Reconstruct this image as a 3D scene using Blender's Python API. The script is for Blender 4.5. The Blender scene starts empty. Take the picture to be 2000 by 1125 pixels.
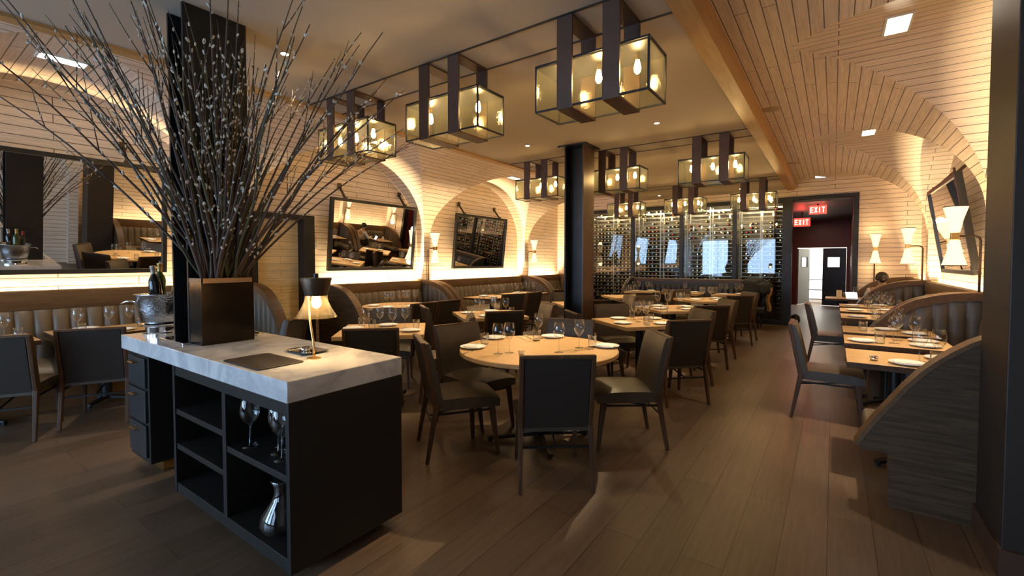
import bpy, bmesh, math, random
from mathutils import Vector, Matrix
random.seed(7)
PI = math.pi
S = bpy.context.scene
COL = S.collection
# ------------------------------------------------------------------ helpers
class MB:
    def __init__(s): s.v = []; s.f = []; s.m = []; s.uv = []
    def add(s, vs, fs, mi=0, uvs=None):
        b = len(s.v); s.v += [tuple(p) for p in vs]
        for k, f in enumerate(fs):
            s.f.append([b + i for i in f]); s.m.append(mi)
            s.uv.append([uvs[i] for i in f] if uvs else None)
        return s
    def box(s, x0, x1, y0, y1, z0, z1, mi=0, M=None):
        vs = [Vector((x, y, z)) for x in (x0, x1) for y in (y0, y1) for z in (z0, z1)]
        if M: vs = [M @ p for p in vs]
        return s.add(vs, [(0, 1, 3, 2), (4, 6, 7, 5), (0, 4, 5, 1), (2, 3, 7, 6), (0, 2, 6, 4), (1, 5, 7, 3)], mi)
    def bar(s, a, b, w, h, mi=0, up=(0, 0, 1), w2=None, h2=None):
        a = Vector(a); b = Vector(b); d = (b - a).normalized(); u = Vector(up)
        if abs(d.dot(u)) > .98: u = Vector((0, 1, 0))
        r = d.cross(u).normalized(); u = r.cross(d); vs = []
        for p, ww, hh in ((a, w, h), (b, w2 or w, h2 or h)):
            for i, j in ((-1, -1), (1, -1), (1, 1), (-1, 1)): vs.append(p + r * (i * ww / 2) + u * (j * hh / 2))
        return s.add(vs, [(0, 3, 2, 1), (4, 5, 6, 7), (0, 1, 5, 4), (1, 2, 6, 5), (2, 3, 7, 6), (3, 0, 4, 7)], mi)
    def tube(s, pts, rad, n=8, mi=0, cap=True):
        pts = [Vector(p) for p in pts]; k = len(pts)
        if not hasattr(rad, '__len__'): rad = [rad] * k
        vs = []; u = None
        for i, p in enumerate(pts):
            d = (pts[min(i + 1, k - 1)] - pts[max(i - 1, 0)]).normalized()
            if u is None: u = d.orthogonal().normalized()
            u = (u - d * u.dot(d)).normalized(); w = d.cross(u)
            for j in range(n):
                a = 2 * PI * j / n; vs.append(p + (u * math.cos(a) + w * math.sin(a)) * rad[i])
        fs = [(i * n + j, i * n + (j + 1) % n, (i + 1) * n + (j + 1) % n, (i + 1) * n + j) for i in range(k - 1) for j in range(n)]
        if cap: fs += [tuple(range(n))[::-1], tuple((k - 1) * n + j for j in range(n))]
        return s.add(vs, fs, mi)
    def lathe(s, prof, n=24, c=(0, 0, 0), mi=0, M=None):
        vs = []; k = len(prof)
        for r, z in prof:
            for j in range(n):
                a = 2 * PI * j / n; p = Vector((c[0] + r * math.cos(a), c[1] + r * math.sin(a), c[2] + z))
                vs.append(M @ p if M else p)
        return s.add(vs, [(i * n + j, i * n + (j + 1) % n, (i + 1) * n + (j + 1) % n, (i + 1) * n + j) for i in range(k - 1) for j in range(n)], mi)
    def disc(s, r, z, n=24, c=(0, 0), mi=0, down=False):
        vs = [(c[0] + r * math.cos(2 * PI * j / n), c[1] + r * math.sin(2 * PI * j / n), z) for j in range(n)]
        return s.add(vs, [tuple(range(n))[::-1] if down else tuple(range(n))], mi)
    def ell(s, c, r, n=7, k=5, mi=0, M=None):
        vs = []; fs = []
        for i in range(k + 1):
            t = PI * i / k
            for j in range(n):
                a = 2 * PI * j / n; p = Vector((r[0] * math.sin(t) * math.cos(a), r[1] * math.sin(t) * math.sin(a), r[2] * math.cos(t)))
                vs.append((M @ p if M else p) + Vector(c))
        fs = [(i * n + j, (i + 1) * n + j, (i + 1) * n + (j + 1) % n, i * n + (j + 1) % n) for i in range(k) for j in range(n)]
        return s.add(vs, fs, mi)
    def grid(s, P, mi=0, U=None):
        r = len(P); c = len(P[0]); vs = [p for row in P for p in row]; uv = [q for row in U for q in row] if U else None
        return s.add(vs, [(i * c + j, i * c + j + 1, (i + 1) * c + j + 1, (i + 1) * c + j) for i in range(r - 1) for j in range(c - 1)], mi, uv)
    def prism(s, poly, axis, a, b, mi=0):
        # poly: 2-D outline; axis 0/1/2 is the extrusion axis from a to b
        def P(q, t): q = list(q); q.insert(axis, t); return tuple(q)
        n = len(poly); vs = [P(q, a) for q in poly] + [P(q, b) for q in poly]
        return s.add(vs, [tuple(range(n)), tuple(range(n, 2 * n))[::-1]] + [(i, i + n, (i + 1) % n + n, (i + 1) % n) for i in range(n)], mi)
    def obj(s, name, mats, parent=None, smooth=False, bevel=0, seg=2, fix=True):
        me = bpy.data.meshes.new(name); me.from_pydata(s.v, [], s.f)
        for m in (mats if isinstance(mats, (list, tuple)) else [mats]): me.materials.append(m)
        for p, m in zip(me.polygons, s.m): p.material_index = m
        if any(s.uv):
            L = me.uv_layers.new(name='UVMap')
            for p, q in zip(me.polygons, s.uv):
                if q:
                    for li, c in zip(p.loop_indices, q): L.data[li].uv = c
        if fix and not any(s.uv):
            bm = bmesh.new(); bm.from_mesh(me); bmesh.ops.recalc_face_normals(bm, faces=bm.faces); bm.to_mesh(me); bm.free()
        if smooth:
            me.shade_smooth() if smooth is True else me.set_sharp_from_angle(angle=math.radians(smooth))
            if smooth is not True:
                for p in me.polygons: p.use_smooth = True
        o = bpy.data.objects.new(name, me); COL.objects.link(o)
        if parent: o.parent = parent
        if bevel:
            b = o.modifiers.new('b', 'BEVEL'); b.width = bevel; b.segments = seg; b.limit_method = 'ANGLE'; b.angle_limit = .7
        return o
def tag(o, label=None, cat=None, group=None, kind=None):
    if label: o['label'] = label
    if cat: o['category'] = cat
    if group: o['group'] = group
    if kind: o['kind'] = kind
    return o
def thing(name, label, cat, loc=(0, 0, 0), rz=0, group=None):
    o = bpy.data.objects.new(name, None); COL.objects.link(o); o.empty_display_size = .1
    o.location = loc; o.rotation_euler = (0, 0, rz)
    return tag(o, label, cat, group)
def dup(root, loc, rz=0, label=None, group=None):
    r = root.copy(); COL.objects.link(r); r.location = loc; r.rotation_euler = (0, 0, rz)
    if label: r['label'] = label
    if group: r['group'] = group
    for ch in list(root.children):
        c = ch.copy(); COL.objects.link(c); c.parent = r
        for g in list(ch.children):
            d = g.copy(); COL.objects.link(d); d.parent = c
    return r
def struct(name, mb, mats, **k): return tag(mb.obj(name, mats, **k), kind='structure')
ORD = ['', 'first', 'second', 'third', 'fourth', 'fifth', 'sixth', 'seventh', 'eighth', 'ninth', 'tenth', 'eleventh', 'twelfth']
NUM = ['', 'one', 'two', 'three', 'four', 'five', 'six', 'seven', 'eight', 'nine', 'ten', 'eleven', 'twelve']
# ------------------------------------------------------------------ camera
H = 1.46; YAW = math.radians(35.2); PITCH = math.radians(1.87)
cam = bpy.data.cameras.new('camera'); co = bpy.data.objects.new('camera', cam); COL.objects.link(co)
cam.sensor_width = 36; cam.lens = 890 / 2000 * 36; cam.shift_y = -22.5 / 2000; cam.clip_start = .05; cam.clip_end = 100
co.location = (0, 0, H); co.rotation_euler = (PI / 2 - PITCH, 0, YAW); S.camera = co
FW = Vector((-math.sin(YAW), math.cos(YAW), 0)); RT = Vector((math.cos(YAW), math.sin(YAW), 0))
def side(p): return (p[0] * RT.x + p[1] * RT.y) / max(.1, p[0] * FW.x + p[1] * FW.y)   # left-to-right order as seen from the entrance
# ------------------------------------------------------------------ materials
def mat(name):
    m = bpy.data.materials.new(name); m.use_nodes = True; nt = m.node_tree
    return m, nt, nt.nodes['Principled BSDF']
def N(nt, t, **k):
    n = nt.nodes.new(t)
    for a, b in k.items():
        if a[0] == '_': setattr(n, a[1:], b)
        else: n.inputs[a.replace('__', ' ')].default_value = b
    return n
def plain(name, c, rough=.5, metal=0, emit=None, es=0, spec=.5, noise=0, bump=0, nscale=30):
    m, nt, b = mat(name); b.inputs['Base Color'].default_value = (*c, 1); b.inputs['Roughness'].default_value = rough
    b.inputs['Metallic'].default_value = metal; b.inputs['Specular IOR Level'].default_value = spec
    if emit: b.inputs['Emission Color'].default_value = (*emit, 1); b.inputs['Emission Strength'].default_value = es
    if noise or bump:
        tc = N(nt, 'ShaderNodeTexCoord'); nz = N(nt, 'ShaderNodeTexNoise', Scale=nscale, Detail=3.0); nt.links.new(tc.outputs['Object'], nz.inputs['Vector'])
        if noise:
            mx = N(nt, 'ShaderNodeMix', _data_type='RGBA'); mx.inputs[6].default_value = (*[x * (1 - noise) for x in c], 1); mx.inputs[7].default_value = (*[min(1, x * (1 + noise)) for x in c], 1)
            nt.links.new(nz.outputs['Fac'], mx.inputs[0]); nt.links.new(mx.outputs[2], b.inputs['Base Color'])
        if bump:
            bp = N(nt, 'ShaderNodeBump', Strength=bump, Distance=.01); nt.links.new(nz.outputs['Fac'], bp.inputs['Height']); nt.links.new(bp.outputs[0], b.inputs['Normal'])
    return m
def wood(name, c1, c2, stretch=(1, 12, 12), rough=.45, scale=3):
    m, nt, b = mat(name); tc = N(nt, 'ShaderNodeTexCoord'); mp = N(nt, 'ShaderNodeMapping'); mp.inputs['Scale'].default_value = stretch
    nz = N(nt, 'ShaderNodeTexNoise', Scale=scale, Detail=5.0, Roughness=.65, Distortion=.4); cr = N(nt, 'ShaderNodeValToRGB')
    cr.color_ramp.elements[0].position = .3; cr.color_ramp.elements[0].color = (*c1, 1); cr.color_ramp.elements[1].position = .7; cr.color_ramp.elements[1].color = (*c2, 1)
    l = nt.links; l.new(tc.outputs['Object'], mp.inputs[0]); l.new(mp.outputs[0], nz.inputs['Vector']); l.new(nz.outputs['Fac'], cr.inputs[0]); l.new(cr.outputs[0], b.inputs['Base Color'])
    b.inputs['Roughness'].default_value = rough; b.inputs['Specular IOR Level'].default_value = .28
    return m
def boards(name, c1, c2, gap, bw=1.9, rh=.092, ms=.004, rough=.5, grain=.25, obj=False, rot=0, bumpd=.3, vary=1.0):
    m, nt, b = mat(name); l = nt.links; tc = N(nt, 'ShaderNodeTexCoord'); mp = N(nt, 'ShaderNodeMapping'); mp.inputs['Rotation'].default_value = (0, 0, rot)
    l.new(tc.outputs['Object' if obj else 'UV'], mp.inputs[0])
    br = N(nt, 'ShaderNodeTexBrick', _offset=.37, _offset_frequency=2, _squash=1.0); br.inputs['Color1'].default_value = (*c1, 1); br.inputs['Color2'].default_value = (*c2, 1); br.inputs['Mortar'].default_value = (*gap, 1)
    br.inputs['Scale'].default_value = 1; br.inputs['Mortar Size'].default_value = ms; br.inputs['Mortar Smooth'].default_value = .1; br.inputs['Bias'].default_value = 0
    br.inputs['Brick Width'].default_value = bw; br.inputs['Row Height'].default_value = rh; l.new(mp.outputs[0], br.inputs['Vector'])
    m2 = N(nt, 'ShaderNodeMapping'); m2.inputs['Scale'].default_value = (1.2, 22, 1); nz = N(nt, 'ShaderNodeTexNoise', Scale=2.0, Detail=5.0, Roughness=.7, Distortion=.3)
    l.new(mp.outputs[0], m2.inputs[0]); l.new(m2.outputs[0], nz.inputs['Vector'])
    mr = N(nt, 'ShaderNodeMapRange'); mr.inputs[1].default_value = .25; mr.inputs[2].default_value = .75; mr.inputs[3].default_value = 1 - grain; mr.inputs[4].default_value = 1 + grain; l.new(nz.outputs['Fac'], mr.inputs[0])
    mx = N(nt, 'ShaderNodeMix', _data_type='RGBA', _blend_type='MULTIPLY'); mx.inputs[0].default_value = 1; l.new(br.outputs['Color'], mx.inputs[6]); l.new(mr.outputs[0], mx.inputs[7]); l.new(mx.outputs[2], b.inputs['Base Color'])
    bp = N(nt, 'ShaderNodeBump', Strength=bumpd, Distance=.004, _invert=True); l.new(br.outputs['Fac'], bp.inputs['Height']); l.new(bp.outputs[0], b.inputs['Normal'])
    b.inputs['Roughness'].default_value = rough
    return m
def thinglass(name, tint=(1, 1, 1), k=1.3, base=.03, ior=1.45, rough=.0, diff=0, dcol=(1, 1, 1), bump=0):
    m, nt, b = mat(name); nt.nodes.remove(b); out = nt.nodes['Material Output']; l = nt.links
    t = N(nt, 'ShaderNodeBsdfTransparent', Color=(*tint, 1)); g = N(nt, 'ShaderNodeBsdfGlossy', Roughness=rough); lw = N(nt, 'ShaderNodeLayerWeight', Blend=.5); fr = N(nt, 'ShaderNodeMath', _operation='POWER'); fr.inputs[1].default_value = 2.3; l.new(lw.outputs['Facing'], fr.inputs[0])
    ma = N(nt, 'ShaderNodeMath', _operation='MULTIPLY_ADD'); ma.inputs[1].default_value = k; ma.inputs[2].default_value = base; l.new(fr.outputs[0], ma.inputs[0])
    mx = N(nt, 'ShaderNodeMixShader'); l.new(ma.outputs[0], mx.inputs[0]); last = t.outputs[0]
    if diff:
        d = N(nt, 'ShaderNodeBsdfTranslucent', Color=(*dcol, 1)); m0 = N(nt, 'ShaderNodeMixShader', Fac=diff); l.new(t.outputs[0], m0.inputs[1]); l.new(d.outputs[0], m0.inputs[2]); last = m0.outputs[0]
    if bump:
        tc = N(nt, 'ShaderNodeTexCoord'); nz = N(nt, 'ShaderNodeTexNoise', Scale=90.0, Detail=2.0); l.new(tc.outputs['Object'], nz.inputs['Vector'])
        bp = N(nt, 'ShaderNodeBump', Strength=bump, Distance=.004); l.new(nz.outputs['Fac'], bp.inputs['Height']); l.new(bp.outputs[0], g.inputs['Normal'])
    l.new(last, mx.inputs[1]); l.new(g.outputs[0], mx.inputs[2]); l.new(mx.outputs[0], out.inputs[0])
    return m
def emis(name, c, s):
    m, nt, b = mat(name); nt.nodes.remove(b); e = N(nt, 'ShaderNodeEmission', Color=(*c, 1), Strength=s); nt.links.new(e.outputs[0], nt.nodes['Material Output'].inputs[0]); return m
WALL = boards('pale_plank', (.73, .605, .485), (.665, .545, .43), (.10, .07, .048))
WALLD = boards('pale_door_plank', (.80, .60, .31), (.72, .53, .27), (.3, .2, .12), bw=1.2, rh=.11, ms=.002)
FLOOR = boards('floor_plank', (.120, .077, .048), (.088, .056, .034), (.035, .023, .015), bw=2.3, rh=.2, ms=.0025, rough=.38, grain=.3, obj=True, rot=PI / 2, bumpd=.15)
CEIL = plain('ceiling_plaster', (.52, .44, .35), .8)
TRIMW = wood('trim_oak', (.42, .24, .09), (.55, .33, .13), (12, 1, 12))
SLOT = plain('slot_black', (.012, .011, .010), .6)
STEEL = plain('dark_steel', (.022, .022, .024), .42, .6, noise=.4, nscale=6)
STEELB = plain('brown_steel', (.078, .040, .025), .45, .3, noise=.35, nscale=5)
BLACK = plain('black_paint', (.010, .010, .0105), .38)
CABB = plain('cabinet_black', (.0115, .0105, .0098), .45, spec=.35)
CABF = plain('drawer_charcoal', (.019, .0195, .021), .42)
BRASS = plain('brass', (.72, .45, .16), .28, 1)
BRONZE = plain('bronze', (.075, .048, .03), .42, .8)
CHROME = plain('chrome', (.85, .85, .86), .08, 1)
HAMMER = plain('hammered_steel', (.62, .64, .67), .16, 1, bump=.45, nscale=60)
WALNUT = wood('walnut', (.050, .024, .012), (.095, .048, .024), (10, 10, 1), .4)
WALNUTH = wood('walnut_long', (.085, .046, .02), (.15, .083, .038), (10, 1, 10), .42)
WALNUTX = wood('walnut_panel', (.030, .017, .009), (.105, .064, .033), (1, 10, 14), .42)
OAK = wood('oak_top', (.46, .28, .12), (.60, .39, .18), (1, 14, 14), .32, 2.4)
LEATHER = plain('leather_brown', (.050, .037, .024), .42, bump=.12, nscale=160)
LEATHERB = plain('leather_backing', (.026, .019, .014), .6, spec=.3, bump=.1, nscale=160)
LEATHO = plain('leather_taupe', (.115, .085, .055), .45, bump=.12, nscale=160)
LEATHN = plain('leather_navy', (.009, .012, .019), .4, bump=.1, nscale=160)
GLASS = thinglass('clear_glass', (.96, .97, .97), 1.0, .06)
PANE = thinglass('cellar_glass', (.93, .94, .92), .9, .04)
SEEDY = thinglass('seeded_glass', (.86, .86, .78), .33, .03, rough=.02, diff=.016, dcol=(.8, .78, .62), bump=.35)
AMBER = thinglass('amber_glass', (.95, .86, .68), .9, .06, diff=.045, dcol=(1, .8, .5))
MIRROR = plain('mirror', (.88, .88, .87), .004, 1)
CHINA = plain('china', (.80, .79, .76), .25)
LINEN = plain('linen', (.78, .76, .72), .85, bump=.2, nscale=60)
SHADE = plain('lamp_linen', (.85, .75, .55), .8, emit=(1, .70, .36), es=1.0)
BULB = emis('bulb_glow', (1, .66, .30), 190)
BULBD = emis('desk_bulb_glow', (1, .66, .28), 60)
SPOTG = emis('downlight_glow', (1, .86, .66), 14)
LED = emis('led_glow', (1, .70, .36), 4)
def marble():
    m, nt, b = mat('marble'); l = nt.links; tc = N(nt, 'ShaderNodeTexCoord')
    n1 = N(nt, 'ShaderNodeTexNoise', Scale=1.7, Detail=8.0, Roughness=.6, Distortion=1.4); l.new(tc.outputs['Object'], n1.inputs['Vector'])
    cr = N(nt, 'ShaderNodeValToRGB'); e = cr.color_ramp.elements; e[0].position = .44; e[0].color = (.70, .69, .68, 1); e[1].position = .56; e[1].color = (.68, .67, .66, 1)
    x = cr.color_ramp.elements.new(.5); x.color = (.53, .53, .55, 1); l.new(n1.outputs['Fac'], cr.inputs[0])
    n2 = N(nt, 'ShaderNodeTexNoise', Scale=5.0, Detail=6.0); l.new(tc.outputs['Object'], n2.inputs['Vector']); mr = N(nt, 'ShaderNodeMapRange'); mr.inputs[1].default_value = .3; mr.inputs[2].default_value = .7; mr.inputs[3].default_value = .82; mr.inputs[4].default_value = 1.08; l.new(n2.outputs['Fac'], mr.inputs[0])
    mx = N(nt, 'ShaderNodeMix', _data_type='RGBA', _blend_type='MULTIPLY'); mx.inputs[0].default_value = 1; l.new(cr.outputs[0], mx.inputs[6]); l.new(mr.outputs[0], mx.inputs[7]); l.new(mx.outputs[2], b.inputs['Base Color']); b.inputs['Roughness'].default_value = .16
    return m
MARBLE = marble()
# ------------------------------------------------------------------ the room
XR, XL = 1.42, -6.86          # end walls of the arched bays
YB, YF = -5.0, 12.13          # street front and cellar front
ZC, ZV = 3.1, 3.3
mb = MB().box(-7.2, 1.8, YB - .2, 21.5, -.1, 0); struct('floor', mb, FLOOR)
mb = MB().box(-4.5, -.88, YB, YF, ZC, ZC + .25); struct('ceiling', mb, CEIL)
def vault(xw, xp, x0, xb):
    mb = MB(); zs, R, a = 1.93, ZV - 1.93, 1.715; Y = [-6.14 + 3.6 * i for i in range(6)]      # arch centres; last is 11.86
    mb.grid([[(xb, YB, ZV), (xb, YF, ZV)], [(x0, YB, ZV), (x0, YF, ZV)]], 0, [[(YB, xb), (YF, xb)], [(YB, x0), (YF, x0)]])
    K = 26; T = [PI / 2 * k / K for k in range(K + 1)]
    arc = [0]
    for k in range(K):
        p = [(((xp - x0) * math.sin(t)), R * math.cos(t)) for t in (T[k], T[k + 1])]; arc.append(arc[-1] + math.dist(*p))
    sg = 1 if xp > x0 else -1
    for i in range(len(Y)):
        y0 = Y[i]; y1 = Y[i + 1] if i + 1 < len(Y) else None
        if y1 is not None:
            P = []; U = []
            for k, t in enumerate(T):
                x = x0 + (xp - x0) * math.sin(t); z = zs + R * math.cos(t); ya = y0 + a * math.sin(t); yb = y1 - a * math.sin(t)
                P.append([(x, ya, z), (x, yb, z)]); v = x0 + sg * arc[k]; U.append([(ya, v), (yb, v)])
            P.append([(xp, y0 + a, 0), (xp, y1 - a, 0)]); v = x0 + sg * (arc[-1] + zs); U.append([(y0 + a, v), (y1 - a, v)])
            mb.grid(P, 0, U)
            for yy in (y0 + a, y1 - a):
                mb.grid([[(xp, yy, 0), (xw, yy, 0)], [(xp, yy, zs), (xw, yy, zs)]], 0, [[(xp, 0), (xw, 0)], [(xp, zs), (xw, zs)]])
        P = []; U = []; L = 0; prev = None
        for k in range(-K, K + 1):
            t = PI / 2 * k / K; y = y0 + a * math.sin(t)
            if y > YF: t = math.asin((YF - y0) / a); y = YF
            if y < YB: continue
            z = zs + R * math.cos(t); x = x0 + (xp - x0) * abs(math.sin(t))
            if prev: L += math.dist(prev, (y, z))
            prev = (y, z); P.append([(x, y, z), (xw, y, z)]); U.append([(x, L), (xw, L)])
            if y >= YF: break
        if len(P) > 1: mb.grid(P, 0, U)
    return struct('ceiling', mb, WALL, smooth=30)
vault(XR, 1.25, -.36, -.80); vault(XL, -6.63, -5.02, -4.56)
def wallx(name, x, y0, y1, z0, z1, m):
    return struct(name, MB().grid([[(x, y0, z0), (x, y1, z0)], [(x, y0, z1), (x, y1, z1)]], 0, [[(y0, z0), (y1, z0)], [(y0, z1), (y1, z1)]]), m)
def wally(name, y, R, m):
    mb = MB()
    for x0, x1, z0, z1 in R: mb.grid([[(x0, y, z0), (x1, y, z0)], [(x0, y, z1), (x1, y, z1)]], 0, [[(x0, z0), (x1, z0)], [(x0, z1), (x1, z1)]])
    return struct(name, mb, m)
wallx('wall_right', XR, YB, YF, 0, ZV, WALL)
wallx('wall_left', XL, YB, YF, 0, ZV, WALL)
wally('wall_back', YF - .004, [(.42, 1.6, 0, ZV), (-5.95, .42, 2.9, ZV), (-7, -5.95, 0, ZV)], WALL)
struct('ceiling', MB().box(-7.2, 1.8, YB - .2, YF + .02, 3.36, 3.42), CEIL)
# oak edge boards of the dropped ceiling
struct('trim_1', MB().box(-.885, -.75, YB, YF, 3.075, 3.33), TRIMW)
struct('trim_2', MB().box(-4.6, -4.49, YB, YF, 3.075, 3.33), TRIMW)
n = 3
for y in (2.72, 3.10, 6.31, 6.69, 10.1, 10.5):
    struct('trim_%d' % n, MB().box(-4.49, -.885, y - .009, y + .009, 3.094, 3.13), SLOT); n += 1
# street front behind the viewer: piers and three tall windows
mb = MB(); wins = [(-6.6, -4.7), (-4.2, -2.6), (-2.1, -.5)]; xs = -7.0
for a, b in wins + [(1.6, 1.6)]:
    mb.box(xs, a, YB - .15, YB, 0, ZV + .1); xs = b
for a, b in wins: mb.box(a, b, YB - .15, YB, 0, .5).box(a, b, YB - .15, YB, 2.8, ZV + .1)
struct('wall_front', mb, plain('front_paint', (.10, .09, .08), .7))
for i, (a, b) in enumerate(wins):
    mb = MB().box(a, b, YB - .1, YB - .04, .5, .56).box(a, b, YB - .1, YB - .04, 2.74, 2.8)
    for x in (a, (a + b) / 2 - .03, b - .06): mb.box(x, x + .06, YB - .1, YB - .04, .56, 2.74)
    w = struct('window_%d' % (i + 1), mb, STEEL)
    tag(MB().box(a + .02, b - .02, YB - .08, YB - .07, .52, 2.78).obj('pane', GLASS, w), kind='structure')
# passage to the kitchen
DRED = plain('dark_red_paint', (.11, .018, .014), .5); DGREY = plain('passage_grey', (.10, .085, .078), .5); KW = plain('kitchen_white', (.85, .84, .8), .5)
wallx('wall_passage_left', -1.15, YF + .12, 18.2, 0, 2.8, DRED); wallx('wall_passage_right', .42, YF + .02, 18.2, 0, 2.8, DRED)
struct('ceiling', MB().box(-1.2, .5, YF + .1, 18.2, 2.8, 2.86), DGREY)
struct('wall_passage_back', MB().box(-1.2, -1.0, 18.2, 18.3, 0, 2.85).box(-1.0, .5, 18.2, 18.3, 1.92, 2.85).box(.34, .5, 18.2, 18.3, 0, 1.92), DRED)
struct('wall_kitchen', MB().box(-1.6, 1.0, 21, 21.1, 0, 2.9).box(-1.7, -1.6, 18.3, 21.1, 0, 2.9).box(1.0, 1.1, 18.3, 21.1, 0, 2.9).box(-1.7, 1.1, 18.3, 21.1, 2.8, 2.9), KW)
# opening frame in dark steel
struct('trim_20', MB().box(-.97, -.78, YF - .06, YF + .12, 0, 2.92).box(.32, .42, YF - .06, YF + .12, 0, 2.92).box(-.78, .32, YF - .06, YF + .12, 2.85, 2.92), STEEL)
def kdoor(nm, loc, rz, w, m):
    root = tag(bpy.data.objects.new(nm, None), kind='structure'); COL.objects.link(root); root.location = loc; root.rotation_euler = (0, 0, rz)
    mb = MB(); a, b, c, d = w * .28, w * .78, 1.28, 1.6
    mb.box(0, a, -.02, .02, .02, 1.9).box(b, w, -.02, .02, .02, 1.9).box(a, b, -.02, .02, .02, c).box(a, b, -.02, .02, d, 1.9)
    tag(mb.obj('door_leaf', m, root), kind='structure')
    tag(MB().box(a, b, -.006, .006, c, d).obj('pane', GLASS, root), kind='structure')
    tag(MB().box(a - .02, a, -.026, .026, c - .02, d + .02).box(b, b + .02, -.026, .026, c - .02, d + .02).box(a, b, -.026, .026, c - .02, c).box(a, b, -.026, .026, d, d + .02).obj('pane_frame', STEEL, root), kind='structure')
kdoor('door_1', (.335, 18.25, 0), PI, .63, BLACK)
kdoor('door_2', (-.99, 18.27, 0), math.radians(62), .64, plain('door_green_grey', (.13, .135, .11), .45))
# steel cart seen through the kitchen doors
t = thing('kitchen_cart', 'steel cart in the bright kitchen, seen between the swing doors', 'cart', (-.5, 19.6, 0))
for z in (.12, .45, .8): MB().box(-.22, .22, -.3, .3, z, z + .03).obj('shelf', plain('cart_steel', (.35, .35, .36), .35, .8), t)
for x in (-.2, .2):
    for y in (-.28, .28): MB().tube([(x, y, 0), (x, y, .95)], .015).obj('leg', CHROME, t)
# service door in the left bay, with its dark steel frame
dr = tag(bpy.data.objects.new('door_3', None), kind='structure'); COL.objects.link(dr)
tag(MB().grid([[(XL + .05, 3.24, 0), (XL + .05, 3.9, 0)], [(XL + .05, 3.24, 2.1), (XL + .05, 3.9, 2.1)]], 0, [[(3.24, 0), (3.9, 0)], [(3.24, 2.1), (3.9, 2.1)]]).obj('door_leaf', WALLD, dr), kind='structure')
tag(MB().box(XL, XL + .22, 3.88, 4.06, 0, 2.17).box(XL, XL + .12, 3.16, 3.24, 0, 2.17).box(XL, XL + .22, 3.16, 3.88, 2.1, 2.17).obj('door_frame', STEEL, dr), kind='structure')
sw = thing('light_switch', 'white double switch plate on the planks beside the tilted mirror', 'switch', (XL, 4.19, 1.72))
MB().box(0, .012, -.045, .045, -.07, .07).obj('plate', plain('switch_white', (.6, .57, .5), .4), sw, bevel=.003); MB().box(.012, .02, -.02, .02, -.045, -.01).box(.012, .02, -.02, .02, .01, .045).obj('rocker', CHINA, sw)
# ------------------------------------------------------------------ steel columns
def ibeam(x0, x1, y0, y1, z0, z1, t=.022, webx=True, mi=(0, 0)):
    mb = MB()
    if webx:
        ym = (y0 + y1) / 2; mb.box(x0, x0 + t, y0, y1, z0, z1).box(x1 - t, x1, y0, y1, z0, z1, mi[1]).box(x0 + t, x1 - t, ym - t / 2, ym + t / 2, z0, z1)
    else:
        xm = (x0 + x1) / 2; mb.box(x0, x1, y0, y0 + t, z0, z1).box(x0, x1, y1 - t, y1, z0, z1).box(xm - t / 2, xm + t / 2, y0 + t, y1 - t, z0, z1)
    return mb
CX = (-3.64, -3.38, 1.19, 1.57)
t = thing('steel_column', 'dark riveted steel column rising through the marble counter', 'column', (0, 0, 0))
ibeam(*CX, 0, ZC).obj('column_shaft', STEEL, t)
t = thing('steel_column', 'dark steel column standing among the tables in mid room', 'column', (0, 0, 0))
ibeam(-3.16, -2.86, 5.78, 6.12, 0, ZC - .02, mi=(0, 1)).obj('column_shaft', [STEEL, STEELB], t)
MB().box(-3.24, -2.8, 5.72, 6.18, ZC - .02, ZC).obj('cap_plate', STEEL, t)
t = thing('steel_column', 'near black boxed column at the right edge beside the booth panel', 'column', (0, 0, 0))
MB().box(.655, 1.1, 2.98, 3.44, 0, 3.05).obj('column_shaft', plain('brown_black_steel', (.022, .015, .011), .5, .2), t, bevel=.004)
MB().box(.645, 1.12, 2.96, 3.46, 0, .14).obj('base_plate', STEELB, t)
# ------------------------------------------------------------------ host stand
t = thing('drawer_cabinet', 'black three drawer pedestal under the left end of the marble counter', 'cabinet', (-3.955, 1.36, 0))
MB().box(-.195, .195, -.28, .3, .08, .84).obj('body', CABB, t, bevel=.003)
MB().box(-.16, .16, -.2, .26, 0, .08).obj('toe_kick', BRASS, t)
for z0, z1 in ((.60, .80), (.36, .58), (.12, .34)):
    d = MB().box(-.165, .165, -.296, -.28, z0, z1).obj('drawer', CABF, t, bevel=.003)
    MB().tube([(-.05, -.325, z1 - .035), (.05, -.325, z1 - .035)], .006).tube([(-.035, -.296, z1 - .035), (-.035, -.325, z1 - .035)], .004).tube([(.035, -.296, z1 - .035), (.035, -.325, z1 - .035)], .004).obj('handle', BRASS, d)
t = thing('shelf_cabinet', 'black open shelf cabinet holding glassware under the marble counter', 'cabinet', (-2.585, 1.37, 0))
W2 = .655
MB().box(W2 - .03, W2, -.325, .31, .07, .84).obj('side_panel', CABB, t, bevel=.002)
MB().box(-W2, -W2 + .03, -.325, .31, .07, .84).obj('side_panel', CABB, t, bevel=.002)
MB().box(-W2 + .03, W2 - .03, .28, .31, .07, .84).obj('back_panel', CABB, t)
MB().box(-W2 + .03, W2 - .03, -.32, .28, .07, .13).obj('bottom_panel', CABB, t, bevel=.002)
MB().box(-W2 + .03, W2 - .03, -.32, .28, .78, .84).obj('top_panel', CABB, t, bevel=.002)
MB().box(-.005, .035, -.322, .28, .13, .78).obj('divider', CABB, t, bevel=.002)
for z in (.335, .545): MB().box(-W2 + .03, -.005, -.318, .28, z, z + .032).obj('shelf', CABB, t, bevel=.002)
MB().box(.035, W2 - .03, -.318, .28, .475, .507).obj('shelf', CABB, t, bevel=.002)
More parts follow.
